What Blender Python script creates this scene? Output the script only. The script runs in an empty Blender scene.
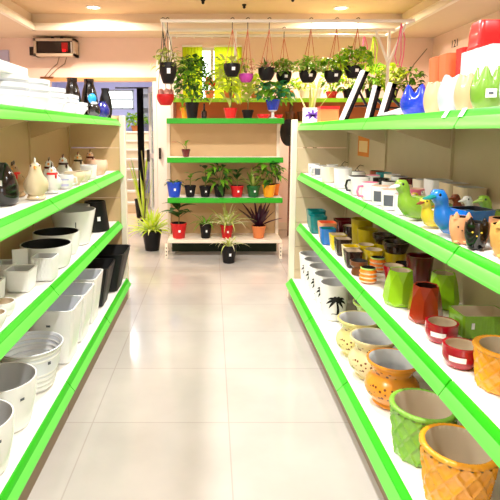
import bpy, math, random
from math import sin, cos, pi, radians, tan, sqrt, atan2
random.seed(7)
SC = bpy.context.scene
COL = SC.collection
H = 1.38                       # eye height
PITCH = radians(8)
cp, sp = cos(PITCH), sin(PITCH)

def P(px, py, z):              # point on a level plane
    a = (px-212)/500; b = (201.3-py)/500
    dy = cp+b*sp; dz = -sp+b*cp
    t = (z-H)/dz
    return (a*t, dy*t, z)
def Q(px, py, y):              # point at a depth
    a = (px-212)/500; b = (201.3-py)/500
    dy = cp+b*sp; dz = -sp+b*cp
    t = y/dy
    return (a*t, y, H+dz*t)

# ---------------------------------------------------------------- materials
MATS = {}
def lin(c):
    c = c/255
    return c/12.92 if c <= .04045 else ((c+.055)/1.055)**2.4
def M(key, rgb=None, rough=.4, var=.08, scale=9, metal=0, spec=.5, coat=0, emit=0, trans=0, bump=0, bscale=60):
    if key in MATS: return MATS[key]
    m = bpy.data.materials.new(key); m.use_nodes = True
    nt = m.node_tree; b = nt.nodes['Principled BSDF']
    col = [lin(x) for x in rgb]
    tc = nt.nodes.new('ShaderNodeTexCoord')
    nz = nt.nodes.new('ShaderNodeTexNoise'); nz.inputs['Scale'].default_value = scale; nz.inputs['Detail'].default_value = 3
    nt.links.new(tc.outputs['Object'], nz.inputs['Vector'])
    mx = nt.nodes.new('ShaderNodeMix'); mx.data_type = 'RGBA'
    mx.inputs[6].default_value = [c*(1-var) for c in col]+[1]
    mx.inputs[7].default_value = [min(1, c*(1+var)) for c in col]+[1]
    nt.links.new(nz.outputs['Fac'], mx.inputs[0])
    nt.links.new(mx.outputs[2], b.inputs['Base Color'])
    b.inputs['Roughness'].default_value = rough
    b.inputs['Metallic'].default_value = metal
    b.inputs['Specular IOR Level'].default_value = spec
    b.inputs['Coat Weight'].default_value = coat
    b.inputs['Coat Roughness'].default_value = .08
    if trans: b.inputs['Transmission Weight'].default_value = trans
    if emit:
        b.inputs['Emission Color'].default_value = col+[1]; b.inputs['Emission Strength'].default_value = emit
    if bump:
        n2 = nt.nodes.new('ShaderNodeTexNoise'); n2.inputs['Scale'].default_value = bscale
        nt.links.new(tc.outputs['Object'], n2.inputs['Vector'])
        bp = nt.nodes.new('ShaderNodeBump'); bp.inputs['Strength'].default_value = bump; bp.inputs['Distance'].default_value = .004
        nt.links.new(n2.outputs['Fac'], bp.inputs['Height']); nt.links.new(bp.outputs['Normal'], b.inputs['Normal'])
    if key.startswith('leaf'):
        t = nt.nodes.new('ShaderNodeBsdfTranslucent'); nt.links.new(mx.outputs[2], t.inputs[0])
        ms = nt.nodes.new('ShaderNodeMixShader'); ms.inputs[0].default_value = .4
        nt.links.new(b.outputs[0], ms.inputs[1]); nt.links.new(t.outputs[0], ms.inputs[2]); nt.links.new(ms.outputs[0], nt.nodes['Material Output'].inputs[0])
    MATS[key] = m
    return m
M('cream_paint', (238, 226, 205), .5); M('shelf_white', (248, 244, 236), .45, .02)
M('panel_tan', (204, 172, 126), .55, .04, bump=.1); M('panel_grey', (200, 182, 148), .55, .05, bump=.1)
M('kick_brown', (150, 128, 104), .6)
M('green_strip', (40, 184, 10), .35, .05); M('green_deep', (44, 168, 30), .35, .06); M('green_channel', (104, 222, 82), .3, .05)
M('white_gloss', (245, 245, 243), .22, .02, coat=.3); M('white_matte', (240, 240, 238), .45, .03)
M('white_cool', (236, 240, 248), .3, .02, coat=.3)
M('cream_gloss', (240, 222, 186), .3, .06, coat=.3); M('cream_plain', (242, 232, 208), .4, .05)
M('grey_in', (205, 205, 205), .5); M('tan_in', (214, 196, 170), .6); M('black_in', (14, 13, 14), .7)
M('black_gloss', (5, 5, 7), .15, .1, coat=.5); M('black_plastic', (11, 11, 14), .45, .15, spec=.3)
M('red_plastic', (196, 14, 20), .35); M('bright_red', (235, 28, 30), .3, .05, coat=.3); M('coral', (250, 112, 66), .4, .05)
M('blue_plastic', (16, 70, 200), .35); M('cobalt', (14, 60, 205), .2, .25, coat=.5); M('blue_glaze', (20, 120, 215), .22, .15, coat=.5)
M('teal', (0, 128, 128), .3, .12, coat=.4); M('navy', (20, 30, 120), .25, coat=.4); M('sky_blue', (30, 150, 225), .3)
M('kick_shade', (22, 46, 22), .7); M('dark_green', (6, 92, 36), .35); M('yellow_orange', (255, 172, 20), .35); M('orange', (245, 130, 20), .35)
M('lime', (170, 225, 40), .4); M('lime_rack', (150, 222, 30), .4); M('purple', (110, 60, 170), .4); M('magenta', (196, 64, 172), .35); M('pink', (246, 130, 170), .4)
M('terracotta', (214, 124, 66), .6); M('orange_glaze', (250, 166, 32), .25, .12, 22, coat=.5); M('green_glaze', (132, 192, 64), .25, .2, 22, coat=.5)
M('belly_green', (170, 205, 90), .25, .15, coat=.5); M('green_pale', (176, 214, 104), .3, .12, coat=.3)
M('facet_green', (146, 200, 24), .25, .16, coat=.5); M('facet_brown', (162, 46, 10), .18, .35, 10, coat=.6)
M('maroon', (168, 8, 34), .18, .2, coat=.6); M('dark_maroon', (90, 8, 18), .2, .25, coat=.5)
M('grass_glaze', (126, 180, 36), .3, .3, 25, coat=.4); M('dark_brown', (44, 20, 13), .25, .25, coat=.5); M('mid_brown', (116, 66, 30), .3, .3, coat=.4)
M('yellow_glaze', (232, 206, 30), .25, .12, coat=.5); M('olive', (186, 164, 10), .3, .2, coat=.4); M('peach', (244, 170, 120), .35, .12, coat=.3)
M('cat_tan', (214, 160, 84), .5, .25, 40, bump=.3); M('cat_peach', (238, 170, 120), .5, .2, 30, bump=.2)
M('duck_green', (140, 188, 60), .25, .3, 14, coat=.4); M('duck_dark_green', (88, 128, 50), .3, .3, 12, coat=.4); M('duck_yellow', (245, 215, 50), .3, .15, coat=.4)
M('duck_brown', (130, 56, 24), .3, .3, coat=.4); M('beak_orange', (240, 150, 40), .3); M('hen_cream', (236, 216, 180), .35, .08, coat=.2)
M('hen_brown', (176, 140, 92), .4, .2); M('peach_skin', (240, 200, 172), .4, .1)
M('vase_cream', (206, 180, 138), .35, .05, coat=.3); M('vase_peach', (208, 172, 132), .35, .06, coat=.3); M('vase_white', (182, 194, 204), .3, .04, coat=.3); M('vase_green', (112, 160, 50), .35, .15, 20, coat=.3)
M('label_white', (250, 250, 250), .5, .01); M('ink', (90, 95, 105), .6); M('logo_purple', (104, 62, 168), .6)
M('notice_orange', (226, 132, 40), .7, .1); M('paper_pale', (246, 208, 150), .7, .1)
M('soil', (60, 42, 30), .9, .4, 40, bump=.6); M('leaf_mid', (112, 172, 40), .45, .45, 6); M('leaf_dark', (52, 96, 36), .4, .4, 6)
M('leaf_pale', (206, 222, 122), .5, .25, 6); M('leaf_lime', (196, 226, 50), .5, .3, 6); M('leaf_purple', (62, 18, 44), .4, .35); M('leaf_white', (238, 236, 190), .5, .15)
M('leaf_var', (140, 160, 70), .45, .6, 25); M('leaf_teal', (60, 150, 100), .45, .35); M('stem', (120, 118, 60), .6); M('petal_magenta', (190, 24, 90), .5); M('petal_red', (240, 60, 20), .5)
M('pink_succulent', (216, 150, 140), .5, .3)
M('steel_dark', (60, 56, 52), .4, metal=.6); M('hanger_wire', (206, 116, 90), .5); M('rail_white', (250, 246, 240), .35, .02)
M('wall_paint', (252, 226, 214), .7, .03); M('ceiling_paint', (230, 200, 160), .8, .03); M('soffit_paint', (236, 216, 190), .8, .03); M('trim_white', (255, 246, 230), .5, .02)
M('lavender', (196, 196, 232), .7); M('white_wall', (252, 250, 246), .6, .02); M('trim_tan', (206, 150, 104), .5, .1)
M('stair_tile', (226, 204, 168), .4, .08); M('floor_back', (232, 205, 165), .35, .06); M('box_cream', (214, 196, 176), .5); M('dark_glass', (40, 24, 22), .15)
M('led_red', (255, 20, 30), .3, emit=4); M('lamp_lens', (255, 236, 205), .3, emit=18); M('frame_grey', (176, 178, 180), .4)
M('aluminium', (235, 232, 228), .35, .03); M('curtain_black', (16, 14, 20), .8)
M('rope_pink', (244, 120, 168), .6); M('eye_black', (12, 12, 14), .2)

def special():
    # glass
    m = bpy.data.materials.new('pane_glass'); m.use_nodes = True; nt = m.node_tree; b = nt.nodes['Principled BSDF']
    nt.nodes.remove(b); o = nt.nodes['Material Output']
    t = nt.nodes.new('ShaderNodeBsdfTransparent'); t.inputs[0].default_value = (.93, .98, .95, 1)
    g = nt.nodes.new('ShaderNodeBsdfGlossy'); g.inputs['Roughness'].default_value = .03
    mx = nt.nodes.new('ShaderNodeMixShader'); mx.inputs[0].default_value = .1
    nt.links.new(t.outputs[0], mx.inputs[1]); nt.links.new(g.outputs[0], mx.inputs[2]); nt.links.new(mx.outputs[0], o.inputs[0])
    MATS['pane_glass'] = m
    # blind cloth, lets daylight through
    m = bpy.data.materials.new('blind_cloth'); m.use_nodes = True; nt = m.node_tree; nt.nodes.remove(nt.nodes['Principled BSDF']); o = nt.nodes['Material Output']
    tc = nt.nodes.new('ShaderNodeTexCoord'); w = nt.nodes.new('ShaderNodeTexNoise'); w.inputs['Scale'].default_value = 3
    nt.links.new(tc.outputs['Object'], w.inputs['Vector'])
    mix = nt.nodes.new('ShaderNodeMix'); mix.data_type = 'RGBA'; mix.inputs[6].default_value = (.42, .62, .01, 1); mix.inputs[7].default_value = (.7, .66, .02, 1)
    nt.links.new(w.outputs['Fac'], mix.inputs[0])
    d = nt.nodes.new('ShaderNodeBsdfDiffuse'); t = nt.nodes.new('ShaderNodeBsdfTranslucent')
    nt.links.new(mix.outputs[2], d.inputs[0]); nt.links.new(mix.outputs[2], t.inputs[0])
    mx = nt.nodes.new('ShaderNodeMixShader'); mx.inputs[0].default_value = .7
    nt.links.new(d.outputs[0], mx.inputs[1]); nt.links.new(t.outputs[0], mx.inputs[2]); nt.links.new(mx.outputs[0], o.inputs[0])
    MATS['blind_cloth'] = m
    # floor tiles
    m = bpy.data.materials.new('floor_tile'); m.use_nodes = True; nt = m.node_tree; b = nt.nodes['Principled BSDF']
    tc = nt.nodes.new('ShaderNodeTexCoord'); mp = nt.nodes.new('ShaderNodeMapping'); mp.inputs['Location'].default_value = (.57, -.02, 0)
    nt.links.new(tc.outputs['Object'], mp.inputs[0])
    br = nt.nodes.new('ShaderNodeTexBrick'); br.offset = 0; br.squash = 1
    br.inputs['Scale'].default_value = 1; br.inputs['Brick Width'].default_value = .65; br.inputs['Row Height'].default_value = .55
    br.inputs['Mortar Size'].default_value = .0035; br.inputs['Mortar Smooth'].default_value = .3
    br.inputs['Color1'].default_value = (.50, .468, .432, 1); br.inputs['Color2'].default_value = (.52, .488, .45, 1); br.inputs['Mortar'].default_value = (.42, .38, .345, 1)
    nt.links.new(mp.outputs[0], br.inputs['Vector'])
    nz = nt.nodes.new('ShaderNodeTexNoise'); nz.inputs['Scale'].default_value = 2.2; nz.inputs['Detail'].default_value = 6
    nt.links.new(tc.outputs['Object'], nz.inputs['Vector'])
    rp = nt.nodes.new('ShaderNodeMapRange'); rp.inputs[1].default_value = .3; rp.inputs[2].default_value = .7; rp.inputs[3].default_value = .9; rp.inputs[4].default_value = 1.08
    nt.links.new(nz.outputs['Fac'], rp.inputs[0])
    mu = nt.nodes.new('ShaderNodeVectorMath'); mu.operation = 'MULTIPLY'
    nt.links.new(br.outputs['Color'], mu.inputs[0]); nt.links.new(rp.outputs[0], mu.inputs[1]); nt.links.new(mu.outputs[0], b.inputs['Base Color'])
    b.inputs['Roughness'].default_value = .13; b.inputs['Specular IOR Level'].default_value = .6
    MATS['floor_tile'] = m
    # belly pot glaze with painted sprigs and a lace band
    for key, base in (('belly_orange', (236, 150, 44)), ('belly_cream', (228, 212, 158)), ('belly_yellow', (226, 214, 140))):
        m = bpy.data.materials.new(key); m.use_nodes = True; nt = m.node_tree; b = nt.nodes['Principled BSDF']
        tc = nt.nodes.new('ShaderNodeTexCoord'); vo = nt.nodes.new('ShaderNodeTexVoronoi'); vo.inputs['Scale'].default_value = 52
        nt.links.new(tc.outputs['Object'], vo.inputs['Vector'])
        lt = nt.nodes.new('ShaderNodeMath'); lt.operation = 'LESS_THAN'; lt.inputs[1].default_value = .3
        nt.links.new(vo.outputs['Distance'], lt.inputs[0])
        sx = nt.nodes.new('ShaderNodeSeparateXYZ'); nt.links.new(tc.outputs['Object'], sx.inputs[0])
        c1 = nt.nodes.new('ShaderNodeMath'); c1.operation = 'COMPARE'; c1.inputs[1].default_value = .085; c1.inputs[2].default_value = .024
        c2 = nt.nodes.new('ShaderNodeMath'); c2.operation = 'COMPARE'; c2.inputs[1].default_value = .158; c2.inputs[2].default_value = .010
        nt.links.new(sx.outputs[2], c1.inputs[0]); nt.links.new(sx.outputs[2], c2.inputs[0])
        ad = nt.nodes.new('ShaderNodeMath'); ad.operation = 'MAXIMUM'; nt.links.new(c1.outputs[0], ad.inputs[0]); nt.links.new(c2.outputs[0], ad.inputs[1])
        an = nt.nodes.new('ShaderNodeMath'); an.operation = 'MULTIPLY'; nt.links.new(ad.outputs[0], an.inputs[0]); nt.links.new(lt.outputs[0], an.inputs[1])
        mx = nt.nodes.new('ShaderNodeMix'); mx.data_type = 'RGBA'
        mx.inputs[6].default_value = [lin(x) for x in base]+[1]; mx.inputs[7].default_value = (.16, .04, .012, 1)
        nt.links.new(an.outputs[0], mx.inputs[0]); nt.links.new(mx.outputs[2], b.inputs['Base Color'])
        b.inputs['Roughness'].default_value = .25; b.inputs['Coat Weight'].default_value = .5
        MATS[key] = m
special()

# ---------------------------------------------------------------- mesh builder
class MB:
    def __init__(s): s.v = []; s.f = []; s.m = []
    def add(s, vs, fs, mi=0):
        o = len(s.v); s.v += [tuple(v) for v in vs]
        for k, f in enumerate(fs):
            s.f.append([i+o for i in f]); s.m.append(mi[k] if isinstance(mi, list) else mi)
        return s
    def box(s, x0, x1, y0, y1, z0, z1, mi=0):
        return s.add([(x, y, z) for x in (x0, x1) for y in (y0, y1) for z in (z0, z1)],
                     [(0, 1, 3, 2), (4, 6, 7, 5), (0, 4, 5, 1), (2, 3, 7, 6), (0, 2, 6, 4), (1, 5, 7, 3)], mi)
    def prism(s, poly, y0, y1, mi=0):          # polygon in x,z pushed along y
        n = len(poly)
        vs = [(x, y0, z) for x, z in poly]+[(x, y1, z) for x, z in poly]
        return s.add(vs, [tuple(range(n)), tuple(range(2*n-1, n-1, -1))]+[(i, i+n, (i+1) % n+n, (i+1) % n) for i in range(n)], mi)
    def lathe(s, prof, n=32, mis=None, fn=None, c=(0, 0, 0), sx=1, sy=1):
        rings = []; vs = []
        for k, (r, z) in enumerate(prof):
            if r <= 1e-6:
                rings.append([len(vs)]); vs.append((c[0], c[1], c[2]+z)); continue
            ring = []
            for i in range(n):
                th = 2*pi*i/n; rr, zz, tt = r, z, th
                if fn: rr, zz, tt = fn(th, k, r, z)
                ring.append(len(vs)); vs.append((c[0]+rr*cos(tt)*sx, c[1]+rr*sin(tt)*sy, c[2]+zz))
            rings.append(ring)
        fs = []; ms = []
        for k in range(len(rings)-1):
            a, b = rings[k], rings[k+1]; mi = mis[k] if mis else 0
            for i in range(n):
                j = (i+1) % n
                if len(a) == 1 and len(b) == 1: break
                if len(a) == 1: fs.append((a[0], b[j], b[i]))
                elif len(b) == 1: fs.append((a[i], a[j], b[0]))
                else: fs.append((a[i], a[j], b[j], b[i]))
                ms.append(mi)
        return s.add(vs, fs, ms)
    def tube(s, pts, r, n=8, mi=0, sq=(1, 1)):
        from mathutils import Vector
        pts = [Vector(p) for p in pts]; rs = r if isinstance(r, (list, tuple)) else [r]*len(pts)
        vs = []; up = Vector((0, 0, 1)); last = None
        for i, p in enumerate(pts):
            t = (pts[min(i+1, len(pts)-1)]-pts[max(i-1, 0)]).normalized()
            if last is None:
                a = t.cross(up) if abs(t.z) < .95 else t.cross(Vector((0, 1, 0)))
            else: a = last - t*last.dot(t)
            a.normalize(); b = t.cross(a).normalized(); last = a
            for k in range(n):
                th = 2*pi*k/n
                vs.append(p+a*cos(th)*rs[i]*sq[0]+b*sin(th)*rs[i]*sq[1])
        fs = [(i*n+k, i*n+(k+1) % n, (i+1)*n+(k+1) % n, (i+1)*n+k) for i in range(len(pts)-1) for k in range(n)]
        fs += [tuple(range(n-1, -1, -1)), tuple((len(pts)-1)*n+k for k in range(n))]
        return s.add(vs, fs, mi)
    def ball(s, c, r, n=16, mi=0):
        rx, ry, rz = r if isinstance(r, tuple) else (r, r, r)
        m = n//2
        return s.lathe([(sin(pi*i/m), -cos(pi*i/m)*rz) for i in range(m+1)], n, [mi]*m, None, c, rx, ry)
    def leaf(s, base, az, el, L, W, droop=.5, fold=.25, n=6, mi=0, strap=False, twist=0):
        hx, hy = cos(az), sin(az); sxv, syv = -hy, hx
        vs = []
        for i in range(n+1):
            t = i/n
            hz = L*t*cos(el)*(1-.25*droop*t); z = L*t*sin(el)-droop*L*t*t
            w = W*(min(1, t*5+.35)*(1-t**2.2)+.02) if strap else W*(sin(pi*min(1, t**.8))+.03)
            px, py, pz = base[0]+hx*hz, base[1]+hy*hz, base[2]+z
            ct, st = cos(twist), sin(twist)
            vs += [(px-sxv*w*ct, py-syv*w*ct, pz-w*st+fold*w), (px, py, pz), (px+sxv*w*ct, py+syv*w*ct, pz+w*st+fold*w)]
        fs = []
        for i in range(n):
            a = 3*i; fs += [(a, a+1, a+4, a+3), (a+1, a+2, a+5, a+4)]
        return s.add(vs, fs, mi)
    def patch(s, rf, a0, a1, z0, z1, off=.0012, n=6, mi=0):   # a sticker lying on a turned surface
        vs = [((rf(z)+off)*cos(a), (rf(z)+off)*sin(a), z) for z in (z0, z1) for a in [a0+(a1-a0)*i/n for i in range(n+1)]]
        return s.add(vs, [(i, i+1, i+n+2, i+n+1) for i in range(n)], mi)
    def mesh(s, name, mats, ang=38):
        me = bpy.data.meshes.new(name); me.from_pydata(s.v, [], s.f)
        for k in (mats if isinstance(mats, (list, tuple)) else [mats]): me.materials.append(MATS[k])
        me.polygons.foreach_set('material_index', s.m); me.update()
        me.polygons.foreach_set('use_smooth', [True]*len(me.polygons))
        me.set_sharp_from_angle(angle=radians(ang))
        return me
    def build(s, name, mats, parent=None, loc=None, ang=38):
        return put(s.mesh(name, mats, ang), name, parent, loc)
def put(me, name, parent=None, loc=None, rz=0):
    o = bpy.data.objects.new(name, me); COL.objects.link(o)
    if parent: o.parent = parent
    if loc: o.location = loc
    if rz: o.rotation_euler = (0, 0, rz)
    return o
def tag(o, label, cat, group=None):
    o['label'] = label; o['category'] = cat
    if group: o['group'] = group
    return o
def thing(name, label, cat, loc=(0, 0, 0), rz=0, group=None):
    return tag(put(None, name, None, loc, rz), label, cat, group)
def struct(o): o['kind'] = 'structure'; return o
def bevel(o, w=.003, seg=2):
    b = o.modifiers.new('bevel', 'BEVEL'); b.width = w; b.segments = seg; b.limit_method = 'ANGLE'; return o
CACHE = {}
def cached(key, fn):
    if key not in CACHE: CACHE[key] = fn()
    return CACHE[key]
def boxo(name, mat, x0, x1, y0, y1, z0, z1, parent=None): return MB().box(x0, x1, y0, y1, z0, z1).build(name, mat, parent)

# ---------------------------------------------------------------- the room
WY = 6.97; ZS = 2.62; ZC = 2.82; XL = -3.3; XR = 2.98; YF = -2.2
f = boxo('floor', 'floor_tile', XL-.1, XR+.1, YF, WY+.12, -.06, 0); struct(f)
struct(boxo('floor_back_room', 'floor_back', -3.4, -.2, WY+.12, 11.2, -.06, 0))
b = MB(); dx0, dx1, dz = -2.22, -.76, 2.05; wx0, wx1, wz0, wz1 = -.40, .40, 1.62, 2.50
b.box(XL, dx0, WY, WY+.12, 0, 2.9); b.box(dx0, dx1, WY, WY+.12, dz, 2.9); b.box(dx1, wx0, WY, WY+.12, 0, 2.9)
b.box(wx0, wx1, WY, WY+.12, 0, wz0); b.box(wx0, wx1, WY, WY+.12, wz1, 2.9); b.box(wx1, XR, WY, WY+.12, 0, 2.9)
struct(b.build('wall_back', 'wall_paint'))
struct(boxo('wall_left', 'wall_paint', XL-.1, XL, YF, WY+.12, 0, 2.9)); struct(boxo('wall_right', 'wall_paint', XR, XR+.1, YF, WY+.12, 0, 2.9))
b = MB(); b.box(XL, -.65, YF-.12, YF, 0, 2.9); b.box(.45, XR, YF-.12, YF, 0, 2.9); b.box(-.65, .45, YF-.12, YF, 1.6, 2.9); b.box(-.65, .45, YF-.12, YF, 0, 1.1)  # unseen wall added to cut daylight; opening sized to set the fill
struct(b.build('wall_daylight_baffle', 'wall_paint'))
struct(boxo('ceiling', 'ceiling_paint', XL-.1, XR+.1, YF, WY+.12, ZC, ZC+.06))
ix0, ix1, iy1 = -2.24, 2.36, 6.46
b = MB().box(XL, ix0, YF, WY, ZS, ZC); b.box(ix1, XR, YF, WY, ZS, ZC); b.box(ix0, ix1, iy1, WY, ZS, ZC)
struct(b.build('ceiling_soffit', 'soffit_paint'))
b = MB()
for a, c in ((0, .05), (.03, .085)):             # stepped cove bead round the recess
    w = .05-a*.7; z0, z1 = ZS-.006+a, ZS+c
    b.box(ix0, ix0+w, YF, iy1, z0, z1); b.box(ix1-w, ix1, YF, iy1, z0, z1); b.box(ix0, ix1, iy1-w, iy1, z0, z1)
struct(b.build('trim_1', 'trim_white'))
b = MB().box(dx0-.05, dx1+.03, WY-.025, WY, dz, dz+.05); struct(b.build('trim_2', 'trim_tan'))
struct(boxo('trim_3', 'white_wall', dx1+.01, -.48, WY-.06, WY, 0, 2.42))
struct(boxo('baseboard_back', 'cream_paint', -.48, XR, WY-.015, WY, 0, .1))
struct(boxo('trim_4', 'lavender', XL, -2.74, WY-.03, WY, 0, 2.46))
# window in the back wall with two yellow-green blinds
w = put(None, 'window_1', None, (0, WY, 0)); w['kind'] = 'structure'
b = MB(); b.box(wx0, wx1, .03, .09, wz0, wz0+.04); b.box(wx0, wx1, .03, .09, wz1-.04, wz1); b.box(wx0, wx0+.04, .03, .09, wz0, wz1); b.box(wx1-.04, wx1, .03, .09, wz0, wz1); b.box(-.02, .02, .04, .08, wz0, wz1)
b.build('window_frame', 'aluminium', w); MB().box(wx0+.04, wx1-.04, .055, .06, wz0+.04, wz1-.04).build('pane', 'pane_glass', w)
def blind(x0, x1, label):
    t = thing('roller_blind', label, 'blind', ((x0+x1)/2, WY-.02, wz0), 0, 'blinds on the rear window')
    hw = (x1-x0)/2; hh = wz1-wz0
    b = MB(); n = 24
    vs = [(-hw+2*hw*i/n, .004*sin(i*1.7), z) for z in (0, hh) for i in range(n+1)]
    b.add(vs, [(i, i+1, i+n+2, i+n+1) for i in range(n)]); b.build('cloth', 'blind_cloth', t)
    MB().tube([(-hw, 0, hh+.015), (hw, 0, hh+.015)], .015, 10).build('roller', 'rail_white', t)
    MB().box(-hw, hw, -.006, .006, -.02, 0).build('hem_bar', 'lime', t)
blind(-.40, -.13, 'left yellow-green blind glowing on the bright rear window behind the plants')
blind(.03, .40, 'wider yellow-green blind on the right half of the bright rear window')
# door leaf swung into the back room
d = put(None, 'door_1', None, (dx1, WY+.1, 0), radians(107)); d['kind'] = 'structure'
b = MB(); dw = .62
b.box(0, .07, -.02, .02, .02, 2.02); b.box(dw-.07, dw, -.02, .02, .02, 2.02); b.box(0, dw, -.02, .02, .02, .22); b.box(0, dw, -.02, .02, 1.94, 2.02); b.box(0, dw, -.02, .02, .98, 1.05)
b.build('door_frame', 'aluminium', d); MB().box(.07, dw-.07, -.004, .004, .22, 1.94).build('pane', 'pane_glass', d)
MB().box(.56, .59, .02, .06, .92, 1.1).build('door_handle', 'steel_dark', d)
struct(MB().box(dx1-.05, dx1, WY-.02, WY+.14, 0, dz).build('trim_5', 'aluminium'))
tag(MB().box(dx1+.03, dx1+.06, WY-.10, WY-.06, 1.0, 1.15).build('door_latch', 'steel_dark'), 'small dark latch on the white jamb beside the rear doorway', 'latch')
# back room
struct(boxo('wall_back_room_left', 'lavender', -3.45, -3.4, WY+.12, 11.2, 0, 2.8)); struct(boxo('wall_back_room_right', 'white_wall', -.25, -.2, WY+.12, 11.2, 0, 2.8))
struct(boxo('ceiling_back_room', 'lavender', -3.45, -.2, WY+.12, 11.25, 2.8, 2.86))
b = MB(); X0, X1, Z0, Z1 = -2.35, -1.72, 1.85, 2.28
b.box(-3.45, X0, 11.2, 11.3, 0, 2.8); b.box(X1, -.2, 11.2, 11.3, 0, 2.8); b.box(X0, X1, 11.2, 11.3, 0, Z0); b.box(X0, X1, 11.2, 11.3, Z1, 2.8)
struct(b.build('wall_back_room_rear', 'lavender'))
w = put(None, 'window_2', None, (0, 11.2, 0)); w['kind'] = 'structure'
b = MB().box(X0, X1, .02, .07, Z0, Z0+.04); b.box(X0, X1, .02, .07, Z1-.04, Z1); b.box(X0, X0+.04, .02, .07, Z0, Z1); b.box(X1-.04, X1, .02, .07, Z0, Z1); b.box(X0, X1, .03, .06, 2.05, 2.08)
b.build('window_frame', 'frame_grey', w); MB().box(X0, X1, .04, .045, Z0, Z1).build('pane', 'pane_glass', w)
t = thing('staircase', 'cream tiled staircase rising behind the rear doorway', 'staircase', (-1.75, 8.4, 0))
for k in range(8):
    bevel(MB().box(-.55, .52, k*.25, k*.25+.27, 0 if k == 0 else k*.172-.05, (k+1)*.172-.03).build('step', 'stair_tile', t), .004)
    MB().box(-.55, .52, k*.25-.02, k*.25+.27, (k+1)*.172-.03, (k+1)*.172).build('tread', 'cream_paint', t)
MB().box(-.55, .52, 2.0, 2.75, 1.2, 1.376).build('landing', 'stair_tile', t)
t = thing('wall_shelf', 'grey three-tier shelf high on the back room wall beside the stairs', 'shelf', (-1.45, 11.0, 1.55))
MB().box(-.16, .22, .17, .19, 0, .75).build('back_board', 'frame_grey', t)
for k in range(3): MB().box(-.16, .22, -.02, .18, .02+k*.3, .05+k*.3).build('shelf', 'frame_grey', t)
b = MB(); n = 40
vs = [(-.05+.10*i/n, .035*sin(i*1.05), z) for z in (0, 1.95) for i in range(n+1)]+[(-.05+.10*i/n, .035*sin(i*1.05)+.012, z) for z in (0, 1.95) for i in range(n+1)]
b.add(vs, [(i, i+1, i+n+2, i+n+1) for i in range(n)]+[(2*n+2+i+1, 2*n+2+i, 3*n+3+i, 3*n+4+i) for i in range(n)])
o = b.build('door_curtain', 'curtain_black', None, (-1.08, 7.65, .06)); tag(o, 'narrow black curtain gathered at the side of the rear doorway', 'curtain')
b = MB().tube([(-1.45, 7.65, 2.02), (-.78, 7.65, 2.02)], .012); tag(b.build('curtain_rod', 'steel_dark'), 'thin dark rod holding the black doorway curtain', 'rod')
# ---------------------------------------------------------------- gondola shelving
SEAM = [3.99-.86*k for k in range(6)]
def gondola(sg, label, zs, xts, xbs, xback, xpost, ztop, panel):
    t = thing('gondola_shelving', label, 'shelving', (sg*xback, 2.0, 0))
    ox, oy = sg*xback, 2.0
    X = lambda x: sg*x-ox
    def bx(m, xa, xb, y0, y1, z0, z1): a, c = sorted((X(xa), X(xb))); return m.box(a, c, y0-oy, y1-oy, z0, z1)
    for k in range(5):
        y1, y0 = SEAM[k], SEAM[k+1]
        bx(MB(), xback, xback+.02, y0+.002, y1-.002, .05, ztop-.01).build('back_panel', panel, t)
        for i, z in enumerate(zs):
            xt, xb = xts[i], xbs[i]
            s = bx(MB(), xt+.006, xback, y0+.0015, y1-.0015, z-.034, z-.004).build('shelf_board', 'shelf_white', t)
            strip = MB(); ym, yM = y0+.0035-oy, y1-.0035-oy
            dxs = xt-xb
            pl = lambda u, w: (X(xt-dxs*u), z-.045*u+w)
            strip.prism([pl(0, 0), pl(.42, .001), pl(.42, -.008), (X(xt+.008), z-.010), (X(xt+.008), z)], ym, yM)
            g = strip.build('price_strip', 'green_strip', s)
            ch = MB().prism([pl(.44, 0), pl(1, 0), pl(1, -.005), pl(.44, -.009)], ym, yM)
            ch.prism([pl(.97, .001), pl(1.03, .001), pl(1.03, -.007), pl(.97, -.006)], ym, yM)
            ch.build('ticket_channel', 'green_channel', s)
        z0 = zs[-1]
        bx(MB(), xts[-1]-.012, xts[-1]+.004, y0+.002, y1-.002, .10, zs[-1]-.036).build('base_front', 'cream_paint', t)
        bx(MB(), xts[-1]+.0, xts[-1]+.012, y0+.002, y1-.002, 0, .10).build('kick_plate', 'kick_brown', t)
    for k in range(6):
        y = SEAM[k]
        bx(MB(), xback-.012, xback+.03, y-.018, y+.018, 0, ztop).build('upright', panel, t)
        if k == 0: continue
        for i, z in enumerate(zs[:3]):
            p = [(X(xback-.012), z-.036), (X(xts[i]+.09), z-.036), (X(xts[i]+.09), z-.05), (X(xback-.06), z-.125), (X(xback-.012), z-.14)]
            MB().prism(p, y-.004-oy, y+.004-oy).build('bracket', panel, t)
    e = MB(); z = .05
    while z < ztop-.02:                          # planked end wall
        bx(e, xpost+.04, xback+.02, 3.995, 4.02, z, min(z+.196, ztop)); z += .2
    e.build('end_panel', panel, t)
    bevel(bx(MB(), xpost, xpost+.046, 3.992, 4.045, 0, ztop).build('end_post', 'cream_paint', t), .005)
ZR = [1.44, 1.05, .64, .18]; ZL = [1.475, 1.07, .66, .18]
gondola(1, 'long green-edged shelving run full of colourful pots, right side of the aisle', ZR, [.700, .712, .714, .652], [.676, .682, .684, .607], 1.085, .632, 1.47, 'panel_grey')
gondola(-1, 'long green-edged shelving run of mostly white pots, left side of the aisle', ZL, [.750, .748, .757, .699], [.718, .704, .722, .667], 1.135, .690, 1.50, 'panel_tan')

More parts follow.
